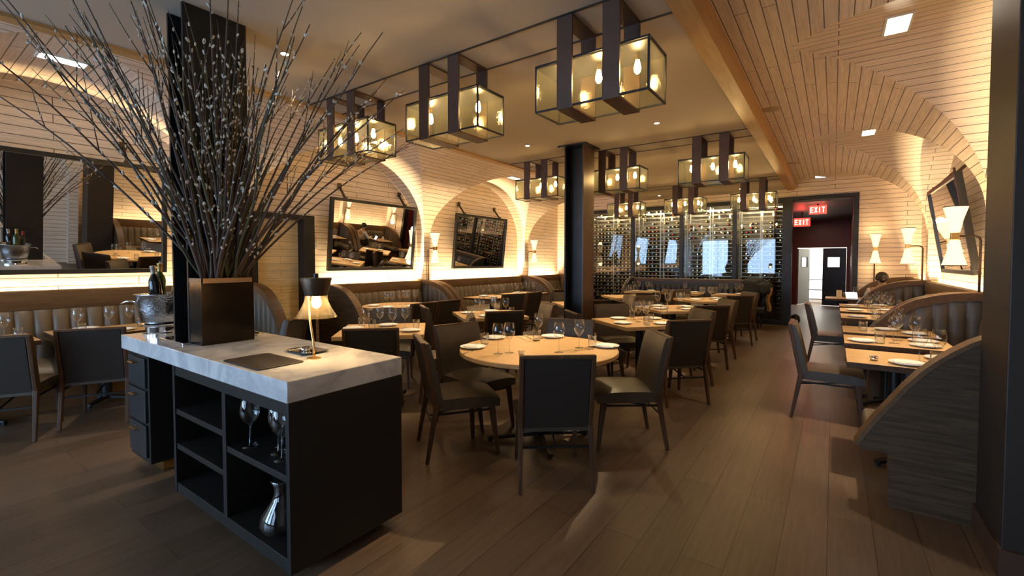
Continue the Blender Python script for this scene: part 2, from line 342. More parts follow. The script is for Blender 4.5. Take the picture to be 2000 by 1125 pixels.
MB().box(-W2 + .06, W2 - .1, -.22, .24, 0, .07).obj('toe_kick', STEELB, t)
mb = MB(); X0, X1, Y0, Y1, Z0, Z1 = -4.16, -1.93, 1.04, 1.685, .84, .937
hx0, hx1, hy0, hy1 = CX[0] - .012, CX[1] + .012, CX[2] - .012, CX[3] + .012
xs_, ys_ = [X0, hx0, hx1, X1], [Y0, hy0, hy1, Y1]
V = [(x, y, z) for z in (Z0, Z1) for x in xs_ for y in ys_]; ix = lambda i, j, k: k * 16 + i * 4 + j; F = []
for i in range(3):
    for j in range(3):
        if (i, j) != (1, 1): F += [(ix(i, j, 1), ix(i + 1, j, 1), ix(i + 1, j + 1, 1), ix(i, j + 1, 1)), (ix(i, j, 0), ix(i, j + 1, 0), ix(i + 1, j + 1, 0), ix(i + 1, j, 0))]
for i in range(3): F += [(ix(i, 0, 0), ix(i + 1, 0, 0), ix(i + 1, 0, 1), ix(i, 0, 1)), (ix(i, 3, 0), ix(i, 3, 1), ix(i + 1, 3, 1), ix(i + 1, 3, 0)), (ix(0, i, 0), ix(0, i, 1), ix(0, i + 1, 1), ix(0, i + 1, 0)), (ix(3, i, 0), ix(3, i + 1, 0), ix(3, i + 1, 1), ix(3, i, 1))]
F += [(ix(1, 1, 0), ix(1, 1, 1), ix(2, 1, 1), ix(2, 1, 0)), (ix(1, 2, 0), ix(2, 2, 0), ix(2, 2, 1), ix(1, 2, 1)), (ix(1, 1, 0), ix(1, 2, 0), ix(1, 2, 1), ix(1, 1, 1)), (ix(2, 1, 0), ix(2, 1, 1), ix(2, 2, 1), ix(2, 2, 0))]
tag(mb.add(V, F).obj('marble_countertop', MARBLE, bevel=.004), 'thick white veined marble top of the host stand', 'countertop')
ZT = .937
t = thing('column_collar', 'polished steel collar round the column foot on the marble', 'collar', (0, 0, ZT))
mb = MB()
for a in ((hx0 - .05, hx1 + .05, hy0 - .05, hy0), (hx0 - .05, hx1 + .05, hy1, hy1 + .05), (hx0 - .05, hx0, hy0, hy1), (hx1, hx1 + .012, hy0, hy1)): mb.box(a[0], a[1], a[2], a[3], 0, .012)
mb.obj('collar_plate', CHROME, t, bevel=.003)
def rrect(x0, x1, y0, y1, r, k=5):
    P = []
    for cx, cy, a0 in ((x1 - r, y1 - r, 0), (x0 + r, y1 - r, 90), (x0 + r, y0 + r, 180), (x1 - r, y0 + r, 270)):
        for i in range(k + 1): a = math.radians(a0 + 90 * i / k); P.append((cx + r * math.cos(a), cy + r * math.sin(a)))
    return P
tag(MB().prism(rrect(-2.62, -2.235, 1.065, 1.305, .025), 2, ZT, ZT + .006).obj('desk_pad', plain('pad_leather', (.018, .014, .012), .5, bump=.1, nscale=200), bevel=.002), 'dark brown leather writing pad lying on the marble counter', 'pad')
# silver tray with a little dish
t = thing('silver_tray', 'small oblong silver tray beside the brass desk lamp', 'tray', (-2.485, 1.46, ZT))
P = rrect(-.11, .11, -.075, .075, .02)
mb = MB(); n = len(P); mb.add([(x * .8, y * .75, .004) for x, y in P] + [(x * .85, y * .8, .004) for x, y in P] + [(x, y, .014) for x, y in P] + [(x * 1.03, y * 1.03, .012) for x, y in P] + [(x * .85, y * .8, 0) for x, y in P],
       [tuple(range(n))] + [(k * n + i, k * n + (i + 1) % n, (k + 1) * n + (i + 1) % n, (k + 1) * n + i) for k in range(4) for i in range(n)] + [tuple(range(4 * n, 5 * n))[::-1]])
mb.obj('tray_body', CHROME, t, smooth=40)
tag(MB().lathe([(0, .004), (.02, .004), (.032, .022), (.03, .022), (.018, .008), (0, .008)], 16, (-2.50, 1.462, ZT)).obj('mint_dish', CHROME, smooth=True), 'tiny silver dish sitting in the oblong tray', 'dish')
# brass desk lamp
t = thing('desk_lamp', 'lit brass desk lamp with flared amber glass shade on marble', 'lamp', (-2.286, 1.383, ZT))
lx, ly = .03, .0
MB().lathe([(0, 0), (.036, 0), (.036, .004), (.012, .008), (0, .008)], 20).obj('base', BRASS, t, smooth=40)
MB().tube([(0, 0, .005), (0, 0, .05), (-.003, 0, .09), (-.03, -.0, .19), (-.042, 0, .27), (-.043, .0, .34), (-.02, 0, .35), (lx, ly, .35)], .0065, 10).obj('stem', BRASS, t, smooth=True)
MB().lathe([(0, .436), (.078, .436), (.08, .43), (.056, .342), (.054, .342), (.076, .43), (0, .43)], 28, (lx, ly, 0)).obj('upper_shade', BRONZE, t, smooth=40)
MB().lathe([(0, .46), (.013, .46), (.013, .436), (0, .436)], 14, (lx, ly, 0)).obj('finial', STEEL, t)
MB().lathe([(.055, .345), (.06, .31), (.078, .27), (.104, .226)], 28, (lx, ly, 0)).obj('glass_shade', AMBER, t, smooth=True)
MB().ell((lx, ly, .305), (.024, .024, .032), 14, 8).obj('bulb', BULBD, t, smooth=True)
# square metal vase
t = thing('metal_vase', 'square brown patinated metal vase full of willow stems', 'vase', (-3.27, 1.342, ZT))
VAS = plain('patina_metal', (.032, .023, .017), .2, .85, noise=.5, bump=.15, nscale=9)
a, b, h = .09, .155, .416
MB().box(-a, a, -b, b, 0, .012).box(-a, -a + .008, -b, b, .012, h).box(a - .008, a, -b, b, .012, h).box(-a + .008, a - .008, -b, -b + .008, .012, h).box(-a + .008, a - .008, b - .008, b, .012, h).obj('vessel', VAS, t)
mb = MB()
for x0, x1, y0, y1 in ((-a - .001, a + .001, -b - .001, -b + .009), (-a - .001, a + .001, b - .009, b + .001), (-a - .001, -a + .009, -b, b), (a - .009, a + .001, -b, b)): mb.box(x0, x1, y0, y1, h - .028, h + .002)
mb.obj('rim_band', plain('copper_rim', (.26, .17, .11), .4, .7), t)
# pussy willow branches
BARK = plain('willow_bark', (.052, .030, .020), .6); BARKG = plain('willow_bark_green', (.050, .044, .018), .6); CATK = plain('catkin_grey', (.55, .52, .46), .9)
rng = random.Random(11); vz = ZT + .335
nb = 0
for i in range(76):
    sx, sy = rng.uniform(-.05, .05), rng.uniform(-.1, .1); az = rng.uniform(0, 2 * PI)
    k = i / 76; az = 2 * PI * (i * .381966) % (2 * PI); tilt = (.10 + .62 * math.sqrt(k)) * rng.uniform(.85, 1.1) * (.8 + .55 * abs(math.cos(az) * RT.x + math.sin(az) * RT.y))
    d = Vector((math.cos(az), math.sin(az), 0)); L = rng.uniform(1.45, 2.0)
    # keep clear of the column side: stems there stay upright
    if d.x < -.15: tilt *= .55 if abs(d.y) < .75 else .85
    if tilt < .35: L *= .86
    x0 = sx * .6 + .02 * d.x; y0 = sy * .7 + .04 * d.y
    p = Vector((-3.27 + max(-.035, min(.035, x0)), 1.342 + max(-.09, min(.09, y0)), vz)); pts = [p.copy()]; r = [.0092]; n = 13
    ang = tilt * .7; wob = Vector((rng.uniform(-1, 1), rng.uniform(-1, 1), rng.uniform(-.4, .4))) * .05
    for j in range(n):
        ang2 = ang + tilt * .45 * j / n
        q = pts[-1] + (d * math.sin(ang2) + Vector((0, 0, 1)) * math.cos(ang2)) * (L / n) + wob * math.sin(j * .9 + i) * .35
        if q.x < -3.355 and 1.15 < q.y < 1.61 and pts[-1].x > -3.40: q.x = -3.352   # stems bend round the column
        if q.z > 3.06: break
        pts.append(q); r.append(.0092 * (1 - .74 * (j + 1) / n))
    mb = MB().tube(pts, r, 5)
    cat = MB(); m = len(pts)
    def catk(j, f, sc=1.0):
        pp = pts[j].lerp(pts[j + 1], f); dd = (pts[j + 1] - pts[j]).normalized(); o = (dd.orthogonal() * rng.uniform(-1, 1) + dd.cross(dd.orthogonal()) * rng.uniform(-1, 1)).normalized()
        u = (dd * .75 + o * .6).normalized(); cat.ell(pp + u * .012, (.0068 * sc, .0068 * sc, .0145 * sc), 6, 4, M=u.to_track_quat('Z', 'Y').to_matrix())
    for j in range(2, m - 1):
        for _ in range(2 if rng.random() < .55 else 1):
            if rng.random() < .85: catk(j, rng.random(), rng.uniform(.7, 1.15))
    # a couple of side twigs
    for _ in range(2):
        j = rng.randint(m // 2 - 1, m - 3); u = ((pts[j + 1] - pts[j]).normalized() + Vector((rng.uniform(-1, 1), rng.uniform(-1, 1), .2)) * .55).normalized(); ll = rng.uniform(.15, .4)
        q = [pts[j] + u * ll * f + Vector((0, 0, .05 * f * f)) for f in (0, .33, .66, 1)]
        if q[-1].z < 3.06 and q[-1].x > -3.9:
            mb.tube(q, [.0036, .003, .0023, .0013], 4)
            for f in (.3, .55, .8): cat.ell(pts[j] + u * ll * f + Vector((0, 0, .012)), (.005, .005, .011), 5, 4)
    ps = side(pts[-1]) - side(pts[0])
    lab, grp = (('willow stem leaning out over the ice bucket side of the vase', 'willow stems leaning to the bucket') if ps < -.22 else ('willow stem leaning toward the lanterns from the metal vase', 'willow stems leaning to the lanterns') if ps > .22 else ('upright willow stem in front of the dark column, from the metal vase', 'upright willow stems'))
    o = mb.obj('willow_branch', BARKG if i % 4 == 0 else BARK, smooth=True); tag(o, lab, 'branch', grp)
    if cat.v: tag(cat.obj('catkins', CATK, o, smooth=True), kind='stuff')
# ice bucket on its silver stand
t = thing('bucket_stand', 'polished silver stand under the ice bucket on marble', 'stand', (-3.97, 1.235, ZT))
MB().lathe([(0, 0), (.125, 0), (.125, .014), (.105, .022), (.105, .058), (.122, .066), (.13, .08), (0, .08)], 32).obj('stand_body', CHROME, t, smooth=40)
t = thing('ice_bucket', 'hammered steel champagne bucket on the marble beside the column', 'bucket', (-3.97, 1.235, ZT + .08))
MB().lathe([(0, 0), (.105, 0), (.125, .02), (.148, .11), (.16, .205), (.168, .21), (.166, .214), (.155, .208), (.14, .11), (.115, .03), (0, .02)], 40).obj('bowl', HAMMER, t, smooth=True)
for s in (-1, 1):
    y = s * .145; MB().tube([(0.0, y, .15), (-.01, y + s * .03, .165), (-.03, y + s * .055, .168), (-.05, y + s * .08, .15)], [.005, .008, .008, .006], 8).obj('handle', CHROME, t, smooth=True)
BOTP = [(0, 0), (.036, 0), (.038, .01), (.038, .19), (.032, .215), (.017, .245), (.0145, .26), (.0145, .30), (.016, .302), (.016, .312), (0, .313)]
def bottle(name, glassm, foil, label, cat, grp, loc, tilt=(0, 0)):
    t = thing(name, label, cat, loc, 0, grp); t.rotation_euler = (tilt[0], tilt[1], 0)
    MB().lathe(BOTP[:8], 16).obj('bottle_body', glassm, t, smooth=40); MB().lathe([(.0152, .25), (.0155, .30), (.017, .302), (.017, .312), (0, .313)], 14).obj('foil_cap', foil, t, smooth=40); MB().lathe([(.0385, .015), (.0385, .085)], 16).obj('paper_label', CHINA, t, smooth=True)
    return t
GGREEN = plain('green_glass', (.03, .05, .008), .08); GDARK = plain('dark_glass', (.008, .008, .007), .08); FGOLD = plain('gold_foil', (.62, .42, .14), .35, .8); FRED = plain('red_foil', (.35, .03, .02), .4, .3); FSIL = plain('silver_foil', (.75, .73, .68), .3, .8)
bottle('wine_bottle', GGREEN, FGOLD, 'green bottle with gold foil neck leaning in the ice bucket', 'bottle', None, (-4.05, 1.24, 1.135), (0, .06))
bottle('wine_bottle', GDARK, FSIL, 'dark bottle with silver neck beside the column in the bucket', 'bottle', None, (-3.955, 1.2, 1.12), (.1, .05))
bottle('wine_bottle', GDARK, FRED, 'dark bottle standing lowest at the back of the ice bucket', 'bottle', None, (-3.92, 1.29, 1.09), (-.12, .1))
# ------------------------------------------------------------------ glassware prototypes
WGP = [(0, 0), (.036, .001), (.036, .003), (.012, .006), (.0042, .014), (.0036, .09), (.006, .102), (.022, .116), (.038, .140), (.0455, .165), (.045, .185), (.038, .225), (.0345, .235)]
gm = MB().lathe(WGP, 20).obj('wine_glass', GLASS, smooth=True).data; bpy.data.objects.remove(bpy.data.objects['wine_glass'])
TUP = [(0, .004), (.030, .004), (.033, .012), (.036, .095), (.0375, .095), (.034, .004), (.031, 0), (0, 0)]
tm = MB().lathe(TUP, 18).obj('tumbler', GLASS, smooth=True).data; bpy.data.objects.remove(bpy.data.objects['tumbler'])
PLP = [(0, .003), (.06, .003), (.075, .010), (.105, .018), (.107, .0165), (.078, .006), (.06, 0), (0, 0)]
pm = MB().lathe(PLP, 28).obj('side_plate', CHINA, smooth=True).data; bpy.data.objects.remove(bpy.data.objects['side_plate'])
def napkin_mesh():
    mb = MB(); P = []
    for i in range(9):
        row = []
        for j in range(7):
            u, v = i / 8 - .5, j / 6 - .5
            row.append((u * .15 + .004 * math.sin(v * 9), v * .085 + .003 * math.sin(u * 11), .016 + .011 * (1 - (2 * v) ** 4) * (1 - (2 * u) ** 6) + .002 * math.sin(u * 17 + v * 8)))
        P.append(row)
    mb.grid(P); Q = [[(x, y, .007) for x, y, z in r] for r in P]; mb.grid(Q)
    b = [(i, 0) for i in range(9)] + [(8, j) for j in range(1, 7)] + [(i, 6) for i in range(7, -1, -1)] + [(0, j) for j in range(5, 0, -1)]; n = len(b)
    mb.add([P[i][j] for i, j in b] + [Q[i][j] for i, j in b], [(k, (k + 1) % n, (k + 1) % n + n, k + n) for k in range(n)])
    return mb
nm = napkin_mesh().obj('folded_napkin', LINEN, smooth=50).data; bpy.data.objects.remove(bpy.data.objects['folded_napkin'])
PROTO = dict(wine_glass=(gm, 'glass', 'wine glass', 'wine glasses'), tumbler=(tm, 'tumbler', 'tumbler', 'tumblers'), side_plate=(pm, 'plate', 'white plate', 'white plates'), folded_napkin=(nm, 'napkin', 'folded napkin', 'folded napkins'))
ITEMS = {}
def put(kind, x, y, z, rz=0, table=None, sc=1.0):
    o = bpy.data.objects.new(kind, PROTO[kind][0]); COL.objects.link(o); o.location = (x, y, z); o.rotation_euler = (0, 0, rz); o.scale = (sc, sc, sc)
    ITEMS.setdefault((kind, table), []).append(o); return o
def label_items():
    for (kind, table), L in ITEMS.items():
        _, cat, one, many = PROTO[kind]; L.sort(key=lambda o: side(o.location)); n = len(L)
        for i, o in enumerate(L):
            if n == 1: lab = 'the only %s on %s' % (one, table)
            elif n == 2: lab = '%s %s of two on %s' % (['left', 'right'][i], one, table)
            else: lab = '%s from left of %s %s on %s' % (ORD[i + 1] if i < n - 1 else 'rightmost,', NUM[n], many, table) if i < n - 1 else 'rightmost of %s %s on %s' % (NUM[n], many, table)
            tag(o, lab, cat, '%s on %s' % (many, table))
# glassware in the shelf cabinet
for x, y in ((-2.445, 1.12), (-2.41, 1.29), (-2.32, 1.22), (-2.24, 1.16), (-2.18, 1.27), (-2.15, 1.13)): put('wine_glass', x, y, .507, table='the cabinet shelf', sc=1.05)
DEC = [(0, .004), (.07, .004), (.105, .03), (.112, .06), (.10, .10), (.055, .165), (.042, .20), (.045, .235), (.06, .268), (.062, .268), (.047, .235), (.044, .20)]
for (x, y, lab) in ((-2.20, 1.16, 'glass wine decanter nearest the front of the cabinet floor'), (-2.27, 1.41, 'second glass decanter behind the front one in the cabinet')):
    tag(MB().lathe(DEC, 28).obj('wine_decanter', GLASS, smooth=True), lab, 'decanter', 'decanters in the shelf cabinet').location = (x, y, .13)
# ------------------------------------------------------------------ chairs
def make_chair(name='dining_chair'):
    t = thing(name, 'x', 'chair')
    w = .235
    # seat cushion, rounded front, slightly domed
    P = []
    for i in range(9):
        row = []
        for j in range(9):
            u, v = i / 8 * 2 - 1, j / 8 * 2 - 1; ww = w * (1.0 + .04 * v)
            row.append((u * ww, .02 + v * .245, .475 - .018 * u ** 4 - .02 * max(0, v) ** 4 - .008 * v * v))
        P.append(row)
    mb = MB().grid(P); Q = [[(x, y, .372) for x, y, z in r] for r in P]; mb.grid(Q)
    b = [(i, 0) for i in range(9)] + [(8, j) for j in range(1, 9)] + [(i, 8) for i in range(7, -1, -1)] + [(0, j) for j in range(7, 0, -1)]; n = len(b)
    mb.add([P[i][j] for i, j in b] + [Q[i][j] for i, j in b], [(k, (k + 1) % n, (k + 1) % n + n, k + n) for k in range(n)])
    mb.obj('seat', LEATHER, t, smooth=45)
    # backrest cushion: front leather, slightly curved in plan
    def by(z): return -.205 - (z - .42) * .215
    P = []; Q = []
    for i in range(9):
        u = i / 8 * 2 - 1; r1 = []; r2 = []
        for j in range(9):
            z = .43 + .44 * j / 8; c = .018 * u * u
            e = (1 - .35 * abs(u) ** 6) * (1 - .4 * (j / 8) ** 8)
            r1.append((u * .235, by(z) + .045 * e + c, z)); r2.append((u * .235, by(z) - .012 + c * .6, z))
        P.append(r1); Q.append(r2)
    mb = MB().grid(P); mb.grid(Q); mb.add([P[i][j] for i, j in b] + [Q[i][j] for i, j in b], [(k, (k + 1) % n, (k + 1) % n + n, k + n) for k in range(n)])
    mb.obj('backrest', LEATHER, t, smooth=45)
    P = [[(-.205, by(.40) - .016, .385), (.205, by(.40) - .016, .385)], [(-.205, by(.845) - .017, .845), (.205, by(.845) - .017, .845)]]
    mb = MB().grid(P).add([(x, y - .006, z) for r in P for x, y, z in r], [(0, 1, 3, 2)]); mb.obj('back_panel', LEATHERB, t)
    # wooden rear frame and legs (kinked at the seat)
    mb = MB()
    for s in (-1, 1): mb.bar((s * .225, -.215, .385), (s * .225, by(.872) - .006, .872), .03, .034, up=(0, 1, 0))
    mb.bar((-.24, by(.868) - .006, .868), (.24, by(.868) - .006, .868), .034, .024)
    mb.obj('back_frame', WALNUT, t, bevel=.006)
    for s in (-1, 1): MB().bar((s * .225, -.212, .42), (s * .232, -.285, 0), .032, .042, up=(0, 1, 0), w2=.024, h2=.026).obj('leg', WALNUT, t, bevel=.004)
    for s in (-1, 1): MB().bar((s * .205, .205, .40), (s * .222, .255, 0), .036, .05, up=(0, 1, 0), w2=.022, h2=.024).obj('leg', WALNUT, t, bevel=.004)
    mb = MB()
    for s in (-1, 1): mb.bar((s * .215, -.215, .345), (s * .21, .205, .345), .012, .014)
    mb.bar((-.215, -.236, .275), (.215, -.236, .275), .012, .014).bar((0, -.236, .275), (0, .2, .345), .01, .012)
    mb.bar((-.2, .215, .345), (.2, .215, .345), .012, .014)
    mb.obj('stretcher', STEEL, t)
    return t
CH0 = make_chair(); used = []
def chair(x, y, fx, fy, label, group):
    rz = math.atan2(fy, fx) - PI / 2
    if not used: used.append(1); CH0.location = (x, y, 0); CH0.rotation_euler = (0, 0, rz); tag(CH0, label, 'chair', group); return CH0
    return dup(CH0, (x, y, 0), rz, label, group)
# ------------------------------------------------------------------ tables
TT = .75
def table(name, label, x, y, rz, shape, sx, sy=None, group=None, foot=.3, th=.042):
    t = thing(name, label, 'table', (x, y, 0), rz, group); sy = sy or sx
    if shape == 'round': mb = MB().lathe([(0, TT - th), (sx - .03, TT - th), (sx, TT - th + .012), (sx, TT - .004), (sx - .004, TT), (0, TT)], 64)
    else: mb = MB().box(-sx / 2, sx / 2, -sy / 2, sy / 2, TT - th, TT)
    mb.m = [1 if name == 'booth_table' and shape != 'round' and k >= 0 and not all(abs(mb.v[i][2] - TT) < 1e-6 for i in f) else 0 for k, f in enumerate(mb.f)]  # booth table edges take dark walnut: the shade below the top is painted in
    mb.obj('tabletop', [OAK, WALNUT], t, smooth=35, bevel=0 if shape == 'round' else .004)
    MB().box(-.16, .16, -.16, .16, TT - th - .015, TT - th).obj('mounting_plate', STEEL, t)
    MB().lathe([(.045, .05), (.045, TT - th - .015)], 20).obj('pedestal', STEEL, t, smooth=True)
    mb = MB()
    for a in range(4):
        c, s = math.cos(PI / 4 + a * PI / 2), math.sin(PI / 4 + a * PI / 2)
        mb.bar((0, 0, .05), (c * foot, s * foot, .03), .05, .034, w2=.04, h2=.022).tube([(c * foot * .95, s * foot * .95, 0), (c * foot * .95, s * foot * .95, .028)], .016, 10)
    mb.obj('cross_foot', STEEL, t, bevel=.003)
    return t
def setting(tab, desc, lx, ly, a=0, glasses=(), tumblers=(), plate=True):
    M = Matrix.Translation(tab.location) @ Matrix.Rotation(tab.rotation_euler.z, 4, 'Z'); rz = tab.rotation_euler.z
    if plate:
        p = M @ Vector((lx, ly, TT)); put('side_plate', *p, 0, desc); put('folded_napkin', p.x, p.y, p.z, rz + a, desc)
    for gx, gy in glasses: put('wine_glass', *(M @ Vector((gx, gy, TT))), 0, desc)
    for gx, gy in tumblers: put('tumbler', *(M @ Vector((gx, gy, TT))), 0, desc)
G45 = math.radians(45)
# round table
RC = (-1.97, 3.17)
rt = table('round_table', 'round oak table in the foreground on a cross foot', RC[0], RC[1], 0, 'round', .645, foot=.42)
D = 'the round foreground table'
for px, py in ((-2.41, 2.86), (-2.55, 3.33), (-2.14, 3.70), (-1.53, 3.53)): put('side_plate', px, py, TT, 0, D); put('folded_napkin', px, py, TT, rng.uniform(-.5, .5), D)
for gx, gy in ((-2.10, 2.79), (-2.05, 2.87), (-2.21, 3.56), (-1.745, 3.11), (-1.70, 3.37)): put('wine_glass', gx, gy, TT, 0, D)
for gx, gy in ((-2.44, 3.05), (-2.17, 3.46), (-1.63, 3.47)): put('tumbler', gx, gy, TT, 0, D)
def cutlery(kind, x, y, a, lab):
    mb = MB()
    if kind == 'fork':
        mb.bar((0, -.1, .003), (0, .03, .004), .008, .003, w2=.007)
        mb.box(-.012, .012, .03, .05, .002, .005)
        for q in (-.0095, -.0035, .0035, .0095): mb.box(q - .0017, q + .0017, .05, .09, .002, .004)
    else: mb.bar((0, -.1, .004), (0, .0, .004), .012, .005).box(-.008, .008, 0, .11, .002, .0035)
    o = mb.obj('dinner_' + kind, CHROME); o.location = (x, y, TT); o.rotation_euler = (0, 0, a); tag(o, lab, kind)
cutlery('fork', -2.36, 3.50, .9, 'steel fork lying on the round table beside the rear plate'); cutlery('knife', -2.33, 3.57, .9, 'steel knife lying past the two tall glasses on round table')
cutlery('fork', -1.62, 3.31, -.5, 'steel fork before the rightmost plate on the round table'); cutlery('knife', -2.32, 2.72, .2, 'steel knife by the leftmost plate on the round table')
tag(MB().lathe([(0, 0), (.024, 0), (.026, .03), (.022, .03), (.02, .006), (0, .006)], 16).obj('salt_dish', GLASS, smooth=True), 'tiny glass salt dish behind the nearest chair on round table', 'dish').location = (-1.93, 2.86, TT)
gr = 'chairs around the round table'
chair(-1.577, 2.70, -.62, .78, 'leather chair with its back to us, nearest at round table', gr)
chair(-2.39, 2.66, .58, .81, 'leather chair seen in profile beside the counter at round table', gr)
chair(-1.393, 3.555, -.79, -.60, 'leather chair on the aisle side of the round table', gr)
chair(-2.60, 3.12, .96, -.22, 'angled leather chair behind the leftmost plate of the round table', gr)
chair(-2.10, 3.80, .18, -.98, 'leather chair facing us across the round table', gr)
# square tables, left column
q = 'square tables set on the diagonal'
T2 = table('square_table', 'square oak table beyond the desk lamp, before the first booth', -3.86, 3.12, G45, 'sq', .86, group=q)
D = 'the square table past the lamp'
for px, py in ((-4.13, 2.95), (-4.02, 3.32), (-3.52, 3.19)): put('side_plate', px, py, TT, 0, D); put('folded_napkin', px, py, TT, G45 + rng.uniform(-.3, .3), D)
for gx, gy in ((-3.96, 2.98), (-3.96, 3.16), (-3.72, 3.13), (-3.72, 3.30)): put('wine_glass', gx, gy, TT, 0, D)
for gx, gy in ((-4.22, 3.12), (-3.98, 3.07), (-3.62, 3.36)): put('tumbler', gx, gy, TT, 0, D)
gr = 'chairs at the square table past the lamp'
chair(-3.50, 2.74, -.70, .71, 'dark chair back just beyond the marble corner', gr)
chair(-3.44, 3.60, -.72, -.69, 'chair in profile on the far right side of the lamp table', gr)
chair(-4.30, 3.58, .7, -.7, 'chair facing us on the booth side of the lamp table', gr)
T4 = table('square_table', 'square oak table before the second booth, left of the column', -3.81, 4.86, math.radians(52), 'sq', .86, group=q)
D = 'the square table left of the middle column'
setting(T4, D, -.1, -.27, .2, ((-.18, -.08), (.05, -.05)), ((-.28, -.08),)); setting(T4, D, .24, .02, 1.4, ((.1, .12), (.18, -.2)), ((.28, -.14),)); setting(T4, D, -.26, .16, 1.5, ((-.08, .1),)); setting(T4, D, .1, .3, .1)
gr = 'chairs at the table left of the column'
chair(-3.40, 4.50, -.82, .57, 'black chair back behind the round table, left of column', gr)
chair(-4.18, 4.42, .57, .8, 'chair edge-on at the near left side of that table', gr)
chair(-3.42, 5.25, -.6, -.78, 'tan lit chair front beside the middle column', gr)
T9 = table('square_table', 'square oak table standing just beyond the middle column', -3.5, 7.0, G45, 'sq', .82, group=q)
D = 'the table beyond the middle column'
setting(T9, D, 0, -.27, .1, ((.12, -.1), (-.14, -.12))); setting(T9, D, .27, 0, 1.5, ((.1, .12),)); setting(T9, D, -.05, .27, .1, ((.0, .1),))
gr = 'chairs at the table beyond the column'
chair(-3.06, 7.40, -.7, -.7, 'olive lit chair right of the middle column, far side', gr); chair(-3.1, 6.62, -.75, .66, 'brown chair back just right of the middle column', gr); chair(-3.92, 7.4, .7, -.7, 'chair on the booth side of the table beyond the column', gr)
# square tables, right column
T5 = table('square_table', 'square oak table behind the round one, with six glasses', -1.875, 5.29, math.radians(-38.5), 'sq', .84, group=q)
D = 'the square table behind the round one'
setting(T5, D, -.27, -.12, 1.6, ((-.12, .0), (-.16, .13)), ((-.33, .1),)); setting(T5, D, .12, -.29, .1, ((.05, -.05), (.17, -.02)), ((.31, -.1),)); setting(T5, D, -.15, .28, .2, ((-.02, .12),)); setting(T5, D, .29, .12, 1.4, ((.2, .2),), ((.08, .1),))
gr = 'chairs at the table behind the round one'
chair(-1.38, 4.95, -.72, .69, 'large brown chair back on the aisle behind the profile chair', gr)
chair(-2.27, 4.95, .70, .71, 'brown chair left of the square table behind the round one', gr)
chair(-1.50, 5.66, -.72, -.69, 'taupe lit chair front beyond the big aisle chair back', gr)
chair(-2.26, 5.66, .72, -.7, 'chair on the column side of the table behind round one', gr)
T6 = table('square_table', 'third square oak table along the aisle row', -2.0, 7.12, G45, 'sq', .86, group=q)
D = 'the third table along the aisle'
setting(T6, D, -.27, -.1, 1.6, ((-.1, -.02), (-.2, .1)), ((-.3, .12),)); setting(T6, D, .08, -.28, .1, ((.04, -.1), (.14, -.02)), ((.28, -.1),)); setting(T6, D, .28, .1, 1.5, ((.15, .1),)); setting(T6, D, -.1, .28, .1)
gr = 'chairs at the third aisle table'
chair(-1.50, 6.72, -.64, .77, 'second brown chair back along the aisle row', gr); chair(-1.54, 7.46, -.72, -.6, 'taupe lit chair front second along the aisle row', gr)
chair(-2.45, 6.72, .7, .7, 'chair on the column side of the third aisle table', gr); chair(-2.42, 7.52, .7, -.7, 'far chair facing us at the third aisle table', gr)
T7 = table('square_table', 'fourth square oak table along the aisle row', -1.95, 9.1, G45, 'sq', .86, group=q)
D = 'the fourth table along the aisle'
setting(T7, D, -.27, -.1, 1.6, ((-.1, -.02),), ((-.3, .12),)); setting(T7, D, .08, -.28, .1, ((.04, -.1), (.18, -.02)), ()); setting(T7, D, .28, .1, 1.5, ((.15, .1), (.0, .1)))
gr = 'chairs at the fourth aisle table'
chair(-1.48, 8.86, -.6, .8, 'third brown chair back along the aisle row', gr); chair(-1.5, 9.45, -.75, -.66, 'last chair of the aisle row, nearest the navy banquette', gr)
chair(-2.42, 8.75, .7, .7, 'dark chair between the fourth aisle table and the column', gr); chair(-2.4, 9.5, .7, -.7, 'chair facing us at the fourth aisle table', gr)
T10 = table('square_table', 'far square table between the navy banquette and second column table', -3.45, 9.0, G45, 'sq', .82, group=q)
D = 'the far left square table'
setting(T10, D, 0, -.27, .1, ((.12, -.1), (-.1, -.1))); setting(T10, D, .27, .05, 1.5, ((.1, .1),))
gr = 'chairs at the far left table'
chair(-3.02, 8.6, -.7, .7, 'dark chair back in front of the far left table', gr); chair(-3.0, 9.42, -.7, -.7, 'tan lit chair front at the far left table', gr)
# tables before the navy banquette
for i, (x, lab, D) in enumerate(((-3.75, 'small table at the curved end of the navy banquette', 'the navy banquette left table'), (-2.75, 'small table at the middle of the navy banquette', 'the navy banquette middle table'), (-1.8, 'small table before the coats on the navy banquette', 'the navy banquette right table'))):
    tb = table('banquette_table', lab, x, 10.75, 0, 'sq', .66, .66, 'tables along the navy banquette', .26)
    setting(tb, D, -.1, -.2, .1, ((-.2, 0), (-.1, .05)) if i != 1 else ((.0, .0),)); setting(tb, D, .15, .2, .1, ((.2, .0), (.1, .05)) if i != 1 else ())
